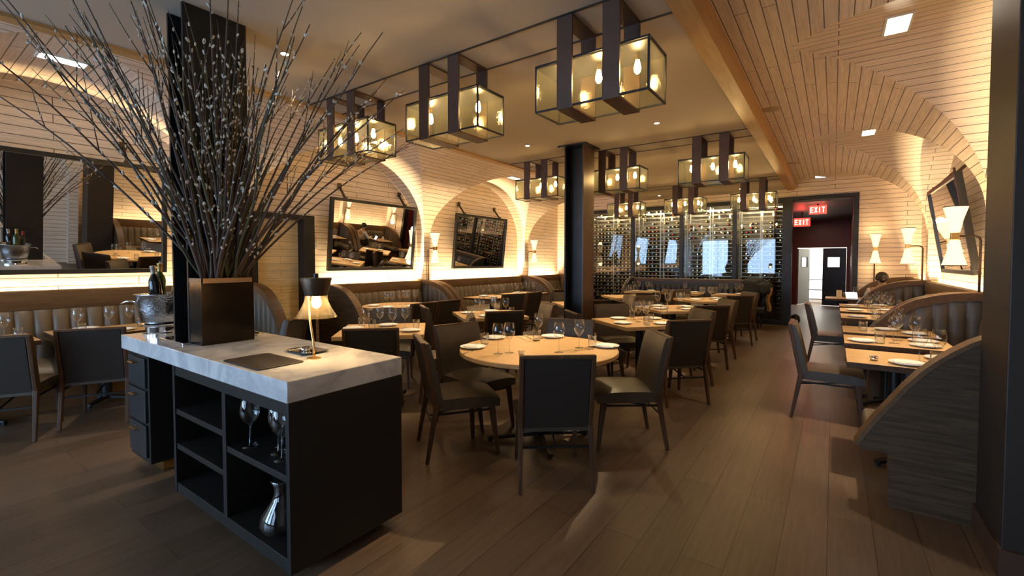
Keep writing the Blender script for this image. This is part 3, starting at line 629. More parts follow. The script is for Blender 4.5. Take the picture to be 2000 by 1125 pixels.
# ------------------------------------------------------------------ upholstery helper
def tuft(mb, O, u, v, n, prof, w, depth=.03, per=7, rows=7, base=0, mi=0):
    """channels of width w along u; prof(s) -> (v0, v1) at distance s along u; bulges along n"""
    O, u, v, n = map(Vector, (O, u, v, n)); L = prof[0]; fn = prof[1]; k = max(1, round(L / w)); cw = L / k; P = []
    for i in range(k * per + 1):
        s = L * i / (k * per); ph = (s / cw) % 1.0; ph = 0 if i % per == 0 else ph; b = depth * math.sqrt(max(0, 1 - (2 * ph - 1) ** 2)) if i % per else 0
        v0, v1 = fn(s); row = []
        for j in range(rows + 1):
            t = j / rows; edge = math.sqrt(max(0, 1 - (max(0, (t - .86) / .14)) ** 2)); ed2 = math.sqrt(max(0, 1 - (max(0, (.08 - t) / .08)) ** 2))
            row.append(O + u * s + v * (v0 + (v1 - v0) * t) + n * (base + b * edge * ed2))
        P.append(row)
    mb.grid(P, mi)
    B = [[p for p in P[0]], [p for p in P[-1]]]
    # close to the backing so it is a solid pad
    back = [[O + u * (L * i / (k * per)) + v * (fn(L * i / (k * per))[0]) for i in (0, k * per)], [O + u * (L * i / (k * per)) + v * (fn(L * i / (k * per))[1]) for i in (0, k * per)]]
    for i in range(len(P) - 1):
        a, b = P[i][-1], P[i + 1][-1]; s0, s1 = L * i / (k * per), L * (i + 1) / (k * per)
        mb.add([a, b, O + u * s1 + v * fn(s1)[1], O + u * s0 + v * fn(s0)[1]], [(0, 1, 2, 3)], mi)
PROF = [(1.285, .34), (1.25, .415), (1.19, .52), (1.12, .63), (1.06, .725), (.99, .82), (.92, .895), (.86, .95), (.79, 1.005), (.71, 1.05), (.58, 1.095), (.44, 1.125), (.25, 1.14), (.04, 1.145)]
def pz(d):
    for (d1, z1), (d0, z0) in zip(PROF, PROF[1:]):
        if d0 <= d <= d1: return z0 + (z1 - z0) * (d - d0) / (d1 - d0)
    return PROF[-1][1] if d < PROF[-1][0] else PROF[0][1]
def booth(label, xw, sg, y0, y1, top=1.145, near=True, far=True, lm=None, group=None):
    """xw wall plane, sg = direction from the wall into the room; wings at y0 and y1"""
    k = top / 1.145; lm = lm or LEATHO
    t = thing('booth', label, 'booth', (xw, (y0 + y1) / 2, 0), 0, group); yo = (y0 + y1) / 2; a, b = y0 - yo, y1 - yo
    X = lambda d: sg * d
    ia, ib = a + (.12 if near else 0), b - (.12 if far else 0)
    MB().box(min(X(.05), X(.62)), max(X(.05), X(.62)), ia, ib, 0, .34).obj('base', WALNUTH, t)
    # seat cushion with rolled front
    P = []
    for j in range(12):
        s = j / 11; d = .18 + .56 * s; z = .47 + .012 * math.sin(PI * s) - (.05 * ((s - .8) / .2) ** 2 if s > .8 else 0); P.append((d, z))
    P += [(.76, .39), (.745, .345), (.18, .345)]
    MB().prism([(X(d), z) for d, z in P], 1, ia + .005, ib - .005).obj('seat_cushion', lm, t, smooth=40)
    MB().prism([(X(d), z) for d, z in ((.13, .95 * k), (.2, .95 * k), (.21, 1.0 * k), (.205, 1.08 * k), (.195, 1.135 * k), (.18, 1.145 * k), (.13, 1.145 * k))], 1, ia - (.068 if near else 0), ib + (.068 if far else 0)).obj('top_rail', WALNUTH, t, smooth=35)
    MB().box(min(X(.13), X(.165)), max(X(.13), X(.165)), ia - (.068 if near else 0), ib + (.068 if far else 0), .34, .95 * k).obj('back_panel', WALNUTH, t)
    mb = MB(); lean = .09; O = Vector((X(.28), ia, .45)); v = Vector((X(-.09), 0, .52 * k)); v.normalize()
    tuft(mb, O, (0, 1, 0), v, (sg, 0, 0), (ib - ia, lambda s: (0, .52 * k)), .135, .035); mb.obj('back_cushion', lm, t, smooth=60)
    for on, yy, s in ((near, a, 1), (far, b, -1)):
        if not on: continue
        ya, yb = sorted((yy, yy + s * .05)); poly = [(X(d), z * k if z > .5 else z) for d, z in PROF] + [(X(.04), .32), (X(1.26), .32)]
        w = MB().prism(poly, 1, ya, yb).obj('wing_panel', WALNUTX, t)
        MB().prism(rrectX(X, .04, 1.13), 1, ya + .005, yb + (.06 if s > 0 else 0) - .005).obj('wing_base', WALNUTX, t)
        # bent wood cap following the curve
        mb = MB(); V = []; pr = [(d, z * k if z > .5 else z) for d, z in PROF]; nn = len(pr); yc0, yc1 = sorted((yy - s * .004, yy + s * .118))
        for i, (d, z) in enumerate(pr):
            d0, z0 = pr[max(0, i - 1)]; d1, z1 = pr[min(nn - 1, i + 1)]; tx, tz = d1 - d0, z1 - z0; L = math.hypot(tx, tz); nx, nz = (-tz / L, tx / L) if False else (tz / L, -tx / L)
            for y, o in ((yc0, .012), (yc1, .012), (yc1, -.07 if s > 0 else -.012), (yc0, -.012 if s > 0 else -.07)): V.append((X(d + nx * o), y, z + nz * o))
        F = [(4 * i + j, 4 * i + (j + 1) % 4, 4 * i + 4 + (j + 1) % 4, 4 * i + 4 + j) for i in range(nn - 1) for j in range(4)] + [(0, 1, 2, 3), (4 * nn - 4, 4 * nn - 1, 4 * nn - 2, 4 * nn - 3)]
        mb.add(V, F).obj('wing_cap', WALNUTH, t, smooth=40)
        # bench running out along the wing
        pr2 = [(yy + s * q, zz) for q, zz in ((.06, .345), (.06, .46), (.2, .475), (.42, .468), (.47, .44), (.47, .345))]
        xa, xb_ = sorted((X(.76), X(1.24)))
        MB().prism(pr2, 0, xa, xb_).obj('wing_seat', lm, t, bevel=.03, seg=4)
        pb = sorted((yy + s * .06, yy + s * .38)); xa, xb_ = sorted((X(.62), X(1.1))); MB().box(xa, xb_, pb[0], pb[1], 0, .345).obj('wing_bench_base', WALNUTH, t)
        # padded inner face
        mb = MB(); yin = yy + s * .05; hi = lambda q: (.42, max(.47, pz(q + .2) * k - .075))
        tuft(mb, (X(.2), yin, 0), (sg, 0, 0), (0, 0, 1), (0, s, 0), (.88, hi), .125, .028, base=.03); mb.obj('wing_cushion', lm, t, smooth=60)
    return t
def rrectX(X, d0, d1): return [(X(d0), 0), (X(d1 - .06), 0), (X(d1), .0), (X(d1), .32), (X(d0), .32)]
gl, grr = 'booths along the mirror wall', 'booths along the lamp wall'
booth('long booth under the large mirror, behind the ice bucket', XL, 1, -1.2, 3.12, 1.165, near=False, group=gl)
booth('booth under the tilted mirror, first beyond the service door', XL, 1, 4.22, 6.44, 1.09, group=gl)
booth('second booth past the service door, under the smaller mirror', XL, 1, 6.48, 10.02, 1.085, group=gl)
booth('last booth on the mirror wall, mostly hidden by the column', XL, 1, 10.06, 12.0, 1.085, group=gl)
booth('nearest booth on the lamp wall with big curved wood panel', XR, -1, 3.47, 6.40, 1.145, group=grr)
booth('middle booth on the lamp wall, under the right mirror', XR, -1, 6.44, 10.02, 1.145, group=grr)
booth('farthest booth on the lamp wall, where the person sits', XR, -1, 10.06, 12.05, 1.145, group=grr)
# navy banquette before the cellar
t = thing('navy_banquette', 'long navy leather banquette backing onto the wine cellar glass', 'banquette', (-2.75, 11.5, 0))
W = 1.55
MB().prism([(x, z) for x, z in ((-.1, .345), (-.1, .46), (.02, .475), (.4, .47), (.46, .44), (.46, .345))], 0, -W + .06, W).obj('seat_cushion', LEATHN, t)
bpy.data.objects[t.children[0].name].data.transform(Matrix.Scale(-1, 4, (0, 1, 0)))
MB().box(-W, W, -.2, .1, .27, .345).obj('seat_frame', STEEL, t)
mb = MB(); tuft(mb, (-W + .06, .06, .45), (1, 0, 0), Vector((0, .12, 1)).normalized(), (0, -1, 0), (2 * W - .06, lambda s: (0, .5)), .13, .03); mb.obj('back_cushion', LEATHN, t, smooth=60)
MB().box(-W, W, .1, .24, .345, .96).obj('back_panel', LEATHN, t)
MB().prism([(.06, .955), (.06, 1.03), (.08, 1.045), (.24, 1.045), (.24, .955)], 0, -W, W).obj('top_rail', WALNUTX, t)
pts = [(-W, .24 - d, z * .915) for d, z in ((0.05, 1.145), (.3, 1.13), (.5, 1.09), (.68, 1.0), (.82, .86), (.92, .7), (.98, .52))]
MB().prism([(y, z) for x, y, z in pts] + [(.24 - .96, .3), (.19, .3)], 0, -W, -W + .05).obj('end_wing', LEATHN, t)
MB().tube(pts, .03, 8).obj('wing_cap', WALNUTX, t, smooth=True)
for x in (-W + .12, -.5, .5, W - .12):
    for y in (-.38, .15): MB().bar((x, y, .28), (x, y, 0), .045, .045, w2=.03, h2=.03).obj('leg', BLACK, t)
# garments thrown over the banquette end
def lump(mb, c, r, seed, n=22, k=14, amp=.22):
    rg = random.Random(seed); ph = [rg.uniform(0, 6) for _ in range(8)]; P = []
    for i in range(k + 1):
        row = []
        for j in range(n + 1):
            th = PI * i / k; a = 2 * PI * j / n; f = 1 + amp * (math.sin(3 * a + ph[0] + 2 * th) * .5 + math.sin(5 * a + ph[1] - 3 * th) * .3 + math.sin(7 * th + ph[2]) * .25) * math.sin(th)
            row.append((c[0] + r[0] * f * math.sin(th) * math.cos(a), c[1] + r[1] * f * math.sin(th) * math.sin(a), c[2] + r[2] * f * math.cos(th)))
        P.append(row)
    mb.grid(P); return mb
mb = lump(MB(), (-1.52, 11.42, .78), (.24, .17, .31), 3); lump(mb, (-1.36, 11.5, .95), (.2, .14, .15), 5); lump(mb, (-1.22, 11.36, .86), (.15, .12, .16), 8)
tag(mb.obj('winter_coat', plain('coat_black', (.008, .008, .009), .8, bump=.3, nscale=25), smooth=True), 'black coat heaped over the open end of navy banquette', 'coat')
mb = MB(); P = []
for i in range(13):
    u = i / 12; P.append([(-1.17 + .02 * math.sin(u * 9) + .03 * math.sin(j * 1.4), 11.28 + .2 * j / 6 + .01 * math.sin(u * 8 + j), .93 - .55 * u) for j in range(7)])
mb.grid(P); mb.grid([[(x + .035 + .012 * math.sin(9 * z), y, z) for x, y, z in r] for r in P])
tag(mb.obj('camel_scarf', plain('camel_wool', (.33, .19, .08), .9, bump=.4, nscale=60), smooth=True), 'tan scarf hanging down the end of the navy banquette', 'scarf')
mb = lump(MB(), (-.70, 12.45, .12), (.09, .13, .12), 9, amp=.15)
tag(mb.obj('black_bag', plain('bag_black', (.012, .011, .011), .5), smooth=True), 'small black bag on the floor inside the passage', 'bag')
# ------------------------------------------------------------------ tables at the booths
gq = 'tables at the lamp wall booths'
RTAB = [(4.0, 4.62, 'the nearest lamp wall table', 'nearest table at the lamp wall, half behind the curved panel'), (4.92, 5.5, 'the second lamp wall table', 'second table from us along the lamp wall'), (5.68, 6.24, 'the third lamp wall table', 'third table from us along the lamp wall'),
        (7.1, 7.7, 'the fourth lamp wall table', 'fourth table from us along the lamp wall'), (8.05, 8.65, 'the fifth lamp wall table', 'fifth table from us along the lamp wall'), (8.95, 9.5, 'the sixth lamp wall table', 'sixth table from us along the lamp wall')]
for i, (y0, y1, D, lab) in enumerate(RTAB):
    tb = table('booth_table', lab, .46, (y0 + y1) / 2, 0, 'sq', .74, y1 - y0, gq, .26)
    h = (y1 - y0) / 2
    if i == 0: setting(tb, D, -.03, -h + .13, .1, ((.05, -.02), ), ((.13, -.1),)); setting(tb, D, .2, h - .15, .2, ((.15, .0),)); tag(MB().lathe([(0, 0), (.024, 0), (.026, .032), (.022, .032), (.02, .006), (0, .006)], 16).obj('salt_dish', CHROME, smooth=True), 'small silver salt dish near the chair on the nearest lamp wall table', 'dish').location = (.25, 4.16, TT)
    elif i == 1: setting(tb, D, -.24, -h + .17, .1, ((-.02, -.08), (.13, .02)), ((-.12, -.16),)); setting(tb, D, .2, h - .14, .2, ((.02, .12),)); setting(tb, D, .18, -h + .16, .3, plate=True)
    elif i == 2: setting(tb, D, .0, h - .16, .1, ((-.1, -.04), (.1, .1)), ((-.2, -.08),)); setting(tb, D, .2, -h + .2, .2)
    else: setting(tb, D, -.2, -.1, .2, ((-.02, .05), (.12, .1), (.2, -.05)), ((-.02, -.15),)); setting(tb, D, .16, .14, .2)
E_ = table('booth_table', 'small table holding a tablet, before the seated person', .2, 11.0, 0, 'sq', .64, .62, gq, .24)
put('wine_glass', .35, 10.85, TT, 0, 'the seated person table'); put('tumbler', .2, 11.2, TT, 0, 'the seated person table')
t = thing('tablet_computer', 'bright tablet leaning on the table before the seated person', 'tablet', (.3, 10.82, TT)); t.rotation_euler = (math.radians(-62), 0, .5)
MB().box(-.1, .1, -.004, .004, 0, .14).obj('casing', plain('tablet_grey', (.5, .5, .5), .3, .5), t); MB().box(-.092, .092, -.0055, -.0042, .008, .132).obj('screen', emis('screen_glow', (.75, .85, 1), 1.6), t); t.rotation_euler = (math.radians(-25), 0, .3)
tag(MB().prism([(-.05, 0), (.05, 0), (0, .15)], 0, -.045, .045).obj('menu_card', plain('card_cream', (.7, .58, .4), .8)), 'cream folded menu card standing beside the tablet', 'card').location = (.1, 11.0, TT)
gr = 'chairs along the lamp wall tables'
chair(-.02, 5.21, 1, 0.02, 'leather chair on the aisle at the second lamp wall table', gr); chair(-.0, 7.72, 1, .02, 'farther leather chair on the aisle side of the lamp wall', gr)
# left booth tables
gq = 'tables at the mirror wall booths'
for y, D, lab in ((.5, 'the frontmost left table', 'table at the left frame edge under the large mirror'), (1.42, 'the table behind the ice bucket', 'table behind the ice bucket under the large mirror')):
    tb = table('booth_table', lab, -6.2, y, 0, 'sq', .7, .8, gq, .26)
    setting(tb, D, .2, .1, 1.5, ((-.05, -.2), (-.06, .05), (-.05, .22)), ((.1, -.2), (.02, .3)))
    setting(tb, D, -.22, -.1, 1.5)
tb = table('booth_table', 'oval looking round table in the booth beyond the service door', -5.78, 4.98, 0, 'round', .56, group=gq)
D = 'the round table in that first booth'
for k in range(4):
    a = -2.2 + k * 1.05; setting(tb, D, .38 * math.cos(a), .38 * math.sin(a), a + 1.57)
for gx, gy in ((-.05, -.2), (.02, -.14), (-.08, .12), (.0, .16), (-.1, .3), (.05, .33)): put('wine_glass', -5.78 + gx, 4.98 + gy, TT, 0, D)
for k, (y, lab, D) in enumerate(((7.3, 'near table in the booth under the smaller mirror', 'the near table under the small mirror'), (8.5, 'far table in the booth under the smaller mirror', 'the far table under the small mirror'))):
    tb = table('booth_table', lab, -5.65, y, 0, 'sq', .72, .95, gq, .26)
    setting(tb, D, .2, -.2, 1.5, ((-.05, -.25), (-.05, .0)), ()); setting(tb, D, .2, .22, 1.5, ((-.05, .2), (.05, .3)), ()); setting(tb, D, -.2, 0, 1.5)
gr = 'chairs facing the mirror wall booths'
chair(-5.62, .68, -.88, .47, 'chair at the left frame edge, its back to us', gr); chair(-5.56, 1.26, -.88, .47, 'dark chair back between the marble counter and left table', gr)
chair(-4.84, 2.42, -.80, -.6, 'taupe chair front between the vase and the desk lamp', gr)
chair(-5.04, 4.57, -1, .02, 'left one of two dark chair backs at the first booth', gr); chair(-5.04, 5.07, -1, -.02, 'right one of two dark chair backs at the first booth', gr)
chair(-4.98, 7.4, -1, .05, 'dark tall chair back before the small mirror booth', gr); chair(-5.0, 8.4, -1, .0, 'farther chair before the small mirror booth', gr); chair(-4.98, 6.85, -.9, .4, 'turned chair nearest us before the small mirror booth', gr)
label_items()
# ------------------------------------------------------------------ mirrors
def mirror(label, xw, sg, y0, y1, z0=1.31, z1=2.52, tilt=6.2, brk=(.15, .85), group='leaning mirrors'):
    w = y1 - y0; h = z1 - z0; t = thing('wall_mirror', label, 'mirror', (xw + sg * .06, (y0 + y1) / 2, z0), 0, group); t.rotation_euler = (0, sg * math.radians(tilt), 0)
    fr = MB(); d = .05; lo, hi = sorted((-sg * .02, sg * d)); b = .05
    fr.box(lo, hi, -w / 2, w / 2, 0, b).box(lo, hi, -w / 2, w / 2, h - b, h).box(lo, hi, -w / 2, -w / 2 + b, b, h - b).box(lo, hi, w / 2 - b, w / 2, b, h - b)
    fr.obj('mirror_frame', BLACK, t, bevel=.003)
    MB().box(min(-sg * .015, sg * .03), max(-sg * .015, sg * .03), -w / 2 + b, w / 2 - b, b, h - b).obj('mirror_glass', MIRROR, t)
    back = math.sin(math.radians(tilt)) * h + .06
    for f in brk:
        y = -w / 2 + w * f; br = MB().bar((0, y, h), (-sg * (back + .0), y + .0, h + .2), .035, .02, up=(0, 1, 0)).box(-.02, .02, y - .03, y + .03, h, h + .03).box(min(-sg * back, -sg * (back - .02)), max(-sg * back, -sg * (back - .02)), y - .035, y + .035, h + .16, h + .25)
        br.obj('bracket', BRONZE, t)
    return t
mirror('large black framed mirror above the long booth behind willow stems', XL, 1, -.35, 2.15, 1.33, 2.6, 5)
mirror('tilted mirror above the booth beyond the service door', XL, 1, 4.36, 6.20)
mirror('smaller tilted mirror over the second booth, near the column', XL, 1, 7.36, 9.20)
mirror('tilted mirror behind the nearest lamp on the right wall', XR, -1, 7.3, 9.22, tilt=9)
def light(kind, name, loc, energy, color, rot=None, **k):
    L = bpy.data.lights.new(name, kind); L.energy = energy; L.color = color
    for a, b in k.items(): setattr(L, a, b)
    o = bpy.data.objects.new(name, L); COL.objects.link(o); o.location = loc
    if rot: o.rotation_euler = rot
    return o
# ------------------------------------------------------------------ wall lamps
def sconce(label, x, y, dx, dy, z=1.72, group='hourglass wall lamps'):
    t = thing('wall_lamp', label, 'lamp', (x, y, 0), 0, group); k = math.hypot(dx, dy); ux, uy = dx / k, dy / k
    MB().tube([(0, 0, 1.0), (0, 0, z - .05), (ux * .012, uy * .012, z - .015), (ux * .05, uy * .05, z), (dx, dy, z)], .011, 10).obj('pole', BRONZE, t, smooth=True)
    MB().box(dx - .032, dx + .032, dy - .032, dy + .032, z - .035, z + .035).obj('joint_block', BRASS, t, bevel=.003)
    for s, nm_ in ((1, 'upper_shade'), (-1, 'lower_shade')):
        pr = [(.038, .04), (.045, .07), (.062, .17), (.098, .30)]
        o = MB().lathe([(r, s * q) for r, q in pr], 24, (dx, dy, z)).obj(nm_, SHADE, t, smooth=True)
        light('POINT', 'lamp_glow', (x + dx, y + dy, z + s * .335), 2.6, (1, .68, .34), shadow_soft_size=.06)
        MB().lathe([(.097, s * .296), (.100, s * .296), (.101, s * .305), (.097, s * .305), (.097, s * .296)], 24, (dx, dy, z)).obj('shade_rim', BRONZE, o)
    return t
sconce('nearest hourglass lamp on the right, in front of tilted mirror', 1.2, 6.44, -.19, 0)
sconce('middle hourglass lamp on the right wall, arm pointing left', 1.2, 10.06, -.19, 0)
sconce('farthest hourglass lamp, on the plank wall beside the exit', .69, 12.02, 0, -.18)
sconce('hourglass lamp between the two tilted mirrors on the left', -6.58, 6.44, .19, 0)
sconce('hourglass lamp beyond the smaller mirror, left of the column', -6.58, 10.06, .19, 0)
# ------------------------------------------------------------------ lanterns
def lantern():
    t = thing('box_lantern', 'x', 'lantern'); w, d, z0, z1 = .405, .17, 2.5, 2.825
    mb = MB(); e = .012
    for z in (z0, z1 - e):
        for y in (-d, d - e): mb.box(-w, w, y, y + e, z, z + e)
        for x in (-w, w - e): mb.box(x, x + e, -d + e, d - e, z, z + e)
    for x in (-w, w - e):
        for y in (-d, d - e): mb.box(x, x + e, y, y + e, z0 + e, z1 - e)
    mb.obj('frame', STEEL, t)
    for s in (-1, 1): MB().box(-w + e, w - e, s * (d - .007) - .0015, s * (d - .007) + .0015, z0 + e, z1 - e).obj('glass_pane', SEEDY, t)
    for s in (-1, 1): MB().box(s * (w - .007) - .0015, s * (w - .007) + .0015, -d + e, d - e, z0 + e, z1 - e).obj('glass_pane', SEEDY, t)
    MB().box(-w + e, w - e, -d + e, d - e, z0 + .004, z0 + .007).obj('glass_pane', SEEDY, t)
    MB().box(-w + e, w - e, -d + e + .004, d - e - .004, z1 - .02, z1 - .008).obj('lamp_rail', STEEL, t)
    for x in (-.165, .165):
        b, k = .057, .014; y = d + .002
        MB().box(x - b, x + b, -y - k, -y, z0 - k, ZC).box(x - b, x + b, y, y + k, z0 - k, ZC).box(x - b, x + b, -y, y, z0 - k, z0 - .001).box(x - b, x + b, -y, y, ZC - k, ZC).obj('strap', STEELB, t)
    for x in (-.27, 0, .27):
        o = MB().lathe([(0, z1 - .06), (.011, z1 - .064), (.017, z1 - .09), (.022, z1 - .115), (.019, z1 - .136), (.009, z1 - .149), (0, z1 - .15)], 14, (x, 0, 0)).obj('bulb', BULB, t, smooth=True)
        MB().lathe([(.015, z1 - .02), (.015, z1 - .062)], 12, (x, 0, 0)).obj('socket', BRASS, o)
    return t
LN = lantern(); first = True
rows = ((2.91, 'front'), (6.5, 'middle'), (10.3, 'back')); colsx = ((-1.33, 'nearest the aisle'), (-2.66, 'in the centre'), (-3.99, 'nearest the mirror wall'))
for y, rn in rows:
    for x, cn in colsx:
        lab = 'strapped glass box lantern of the %s row, %s' % (rn, cn)
        if first: LN.location = (x, y, 0); tag(LN, lab, group='box lanterns under the ceiling'); first = False
        else: dup(LN, (x, y, 0), 0, lab, 'box lanterns under the ceiling')
# ------------------------------------------------------------------ recessed fixtures
WARM = (1, .70, .40)
where = {1.95: 'above the marble counter row', 5.44: 'between the front lantern rows', 8.4: 'between the middle and back lanterns', 11.42: 'close to the wine cellar'}
for y in where:
    for x, sx_ in ((-3.57, 'mirror wall side'), (-1.74, 'aisle side')):
        t = thing('downlight', 'small round ceiling downlight %s, %s' % (where[y], sx_), 'downlight', (x, y, ZC), 0, 'round ceiling downlights')
        MB().lathe([(.045, 0), (.045, -.004), (.03, -.005), (.03, 0)], 20).obj('trim_ring', CEIL, t, smooth=40); MB().disc(.029, -.002, 20, down=True).obj('lens', SPOTG, t)
        light('SPOT', 'downlight_beam', (x, y, ZC - .03), 24, (1, .74, .45), spot_size=math.radians(98), spot_blend=.4, shadow_soft_size=.03)
for x, y, lab in ((.37, 4.64, 'square recessed light in the nearest right vault'), (.37, 8.24, 'square recessed light in the second right vault'), (-5.76, 1.08, 'square recessed light in the left vault above willow stems'), (-5.76, 8.24, 'square recessed light in the far left vault'), (-5.76, 4.66, 'square recessed light in the left vault behind the lanterns')):
    t = thing('recessed_light', lab, 'ceiling light', (x, y, ZV - .012), 0, 'square recessed vault lights')
    MB().box(-.085, -.07, -.17, .17, -.006, .01).box(.07, .085, -.17, .17, -.006, .01).box(-.07, .07, -.17, -.155, -.006, .01).box(-.07, .07, .155, .17, -.006, .01).obj('frame', CHINA, t)
    for yy in (-.1, 0, .1): MB().box(-.068, .068, yy - .042, yy + .042, -.002, .004).obj('lens', SPOTG, t)
    light('SPOT', 'vault_beam', (x, y, ZV - .05), 60, (1, .84, .62), spot_size=math.radians(75), spot_blend=.5, shadow_soft_size=.08)
for x, y, lab in ((-.645, 6.36, 'round speaker grille in the plank ceiling, nearer one'), (-.645, 10.02, 'round speaker grille in the plank ceiling, farther one')):
    tag(MB().lathe([(0, -.006), (.1, -.006), (.108, 0)], 28, (x, y, ZV)).obj('ceiling_speaker', plain('speaker_tan', (.4, .3, .2), .7), smooth=40), lab, 'speaker', 'ceiling speakers')
# ------------------------------------------------------------------ wine cellar
DK = plain('cellar_dark', (.06, .048, .032), .7)
struct('wall_cellar', MB().box(-6.0, -.96, 13.02, 13.1, 0, 3.0).box(-6.0, -5.94, YF + .1, 13.02, 0, 3.0).box(-.98, -.92, YF + .12, 13.02, 0, 3.0).box(-6.0, -.92, YF + .1, 13.1, 2.95, 3.0), DK)
struct('trim_21', MB().box(-5.98, -.97, YF - .05, YF + .05, 2.82, 2.92).box(-5.98, -.97, YF - .05, YF + .05, 0, .1), STEEL)
posts = (-5.9, -4.5, -3.21, -1.97)
for i, x in enumerate(posts): struct('trim_%d' % (22 + i), MB().box(x - .045, x + .045, YF - .05, YF + .05, .1, 2.82), STEEL)
ed = [-5.9, -4.5, -3.21, -1.97, -.93]
for i in range(4):
    w = struct('window_%d' % (10 + i), MB().box(ed[i] + .045, ed[i + 1] - .045, YF - .006, YF + .006, .1, 2.82), PANE)
# rack: rods and uprights per bay, and bottles
RACK = plain('rack_steel', (.30, .28, .24), .3, .9)
bays = ['rack bay nearest the column', 'second rack bay from the column', 'rack bay above the navy banquette', 'rack bay beside the exit passage']
spots = []
for i in range(4):
    a, b = ed[i] + .06, ed[i + 1] - .06
    t = thing('wine_rack', 'steel wine rack filling the %s' % bays[i][5:] if False else 'steel wine rack, the %s' % bays[i], 'rack', ((a + b) / 2, 12.62, 0), 0, 'cellar wine racks'); hw = (b - a) / 2
    mb = MB()
    for x in (-hw, 0, hw): mb.box(x - .012, x + .012, -.16, -.14, 0, 2.85).box(x - .012, x + .012, .14, .16, 0, 2.85)
    mb.obj('upright', RACK, t)
    mb = MB()
    for r in range(25):
        z = .24 + .105 * r
        for y in (-.15, .12): mb.box(-hw, hw, y - .006, y + .006, z, z + .008)
    mb.obj('shelf_rods', RACK, t)
    nx = int((b - a) / .1)
    for r in range(25):
        for c in range(nx):
            x = a + .05 + (b - a - .1) * c / (nx - 1)
            dens = .86 if i < 2 else .55 if i == 2 else .42
            if r > 20: dens *= .35
            if abs(x - (a + b) / 2) > .03 and rng.random() < dens: spots.append((x, .24 + .105 * r + .047, i))
BM = {}
for nm_, foil in (('gold', FGOLD), ('red', FRED), ('silver', FSIL)):
    Mx = Matrix.Rotation(PI / 2, 4, 'X')
    o = MB().lathe(BOTP[:7], 10, M=Mx).lathe([(.0152, .245), (.016, .30), (.017, .312), (0, .3125)], 8, mi=1, M=Mx).obj('wine_bottle', [GDARK, foil], smooth=40); BM[nm_] = o.data; bpy.data.objects.remove(o)
spots.sort(key=lambda s: s[0] ** 2 + 12.5 ** 2 + 3 * (s[1] - 1.5) ** 2 + (60 if s[1] < .8 else 0))
for x, z, i in spots[:300]:
    c = rng.choices(('gold', 'silver', 'red'), (5, 3, 2))[0]
    o = bpy.data.objects.new('wine_bottle', BM[c]); COL.objects.link(o); o.location = (x, 12.76, z)
    tag(o, '%s capped wine bottle lying in the %s' % (c, bays[i]), 'bottle', '%s capped bottles in the %s' % (c, bays[i]))
mb = MB()
for x, z, i in spots[300:]:
    mb.lathe([(.036, 0), (.037, .18), (.016, .25), (.0145, .265)], 7, (0, 0, 0), 0, Matrix.Translation((x, 12.76, z)) @ Mx); mb.lathe([(.0155, .25), (.017, .312), (0, .3125)], 7, (0, 0, 0), rng.choice((1, 1, 2)), Matrix.Translation((x, 12.76, z)) @ Mx)
tag(mb.obj('wine_bottles', [GDARK, FGOLD, FSIL], smooth=40), 'many more dark wine bottles filling the cellar racks behind glass', 'bottles', 'other cellar bottles', 'stuff')
for i in range(4):
    a, b = ed[i] + .1, ed[i + 1] - .1
    light('AREA', 'cellar_strip', ((a + b) / 2, YF + .16, 2.8), 30, (1, .82, .52), (math.radians(28), 0, 0), shape='RECTANGLE', size=b - a, size_y=.04)
# ------------------------------------------------------------------ exit signs
def exit_sign(label, x, y, z, sc=1.0):
    t = thing('exit_sign', label, 'sign', (x, y, z), 0, 'glowing exit signs')
    w, h = .17 * sc, .1 * sc
    MB().box(-w, w, -.012, .012, -h, h).obj('sign_panel', plain('sign_red', (.5, .02, .01), .3, emit=(1, .05, .03), es=1.6), t)
    mb = MB(); Y = (-.018, -.0125); u = .055 * sc; g = .08 * sc; s = .013 * sc; hh = .06 * sc
    def bx(cx, x0, x1, z0, z1): mb.box(cx + x0, cx + x1, *Y, z0, z1)
    c = -1.5 * g; bx(c, -u / 2, -u / 2 + s, -hh, hh); [bx(c, -u / 2, u / 2, q, q + s) for q in (-hh, -s / 2, hh - s)]
    c = -.5 * g
    for k in (-1, 1): mb.bar((c - k * u / 2 * .8, -.015, -hh), (c + k * u / 2 * .8, -.015, hh), s, .005, up=(0, 1, 0))
    c = .42 * g; bx(c, -s / 2, s / 2, -hh, hh)
    c = 1.3 * g; bx(c, -s / 2, s / 2, -hh, hh); bx(c, -u / 2, u / 2, hh - s, hh)
    mb.obj('lettering', emis('letter_glow', (1, .62, .42), 5), t)
    MB().box(-.02, .02, -.008, .008, h, 2.8 - z).obj('stem', STEEL, t)
exit_sign('red exit sign hung nearer, upper right one over the passage', -.32, 12.75, 2.66)
exit_sign('red exit sign hung deeper in the passage, lower left one', -.72, 14.6, 2.52, 1.1)
light('POINT', 'exit_glow', (-.3, 13.0, 2.62), 3, (1, .06, .04), shadow_soft_size=.08)
light('POINT', 'exit_glow', (-.72, 14.2, 2.55), 4, (1, .06, .04), shadow_soft_size=.08)
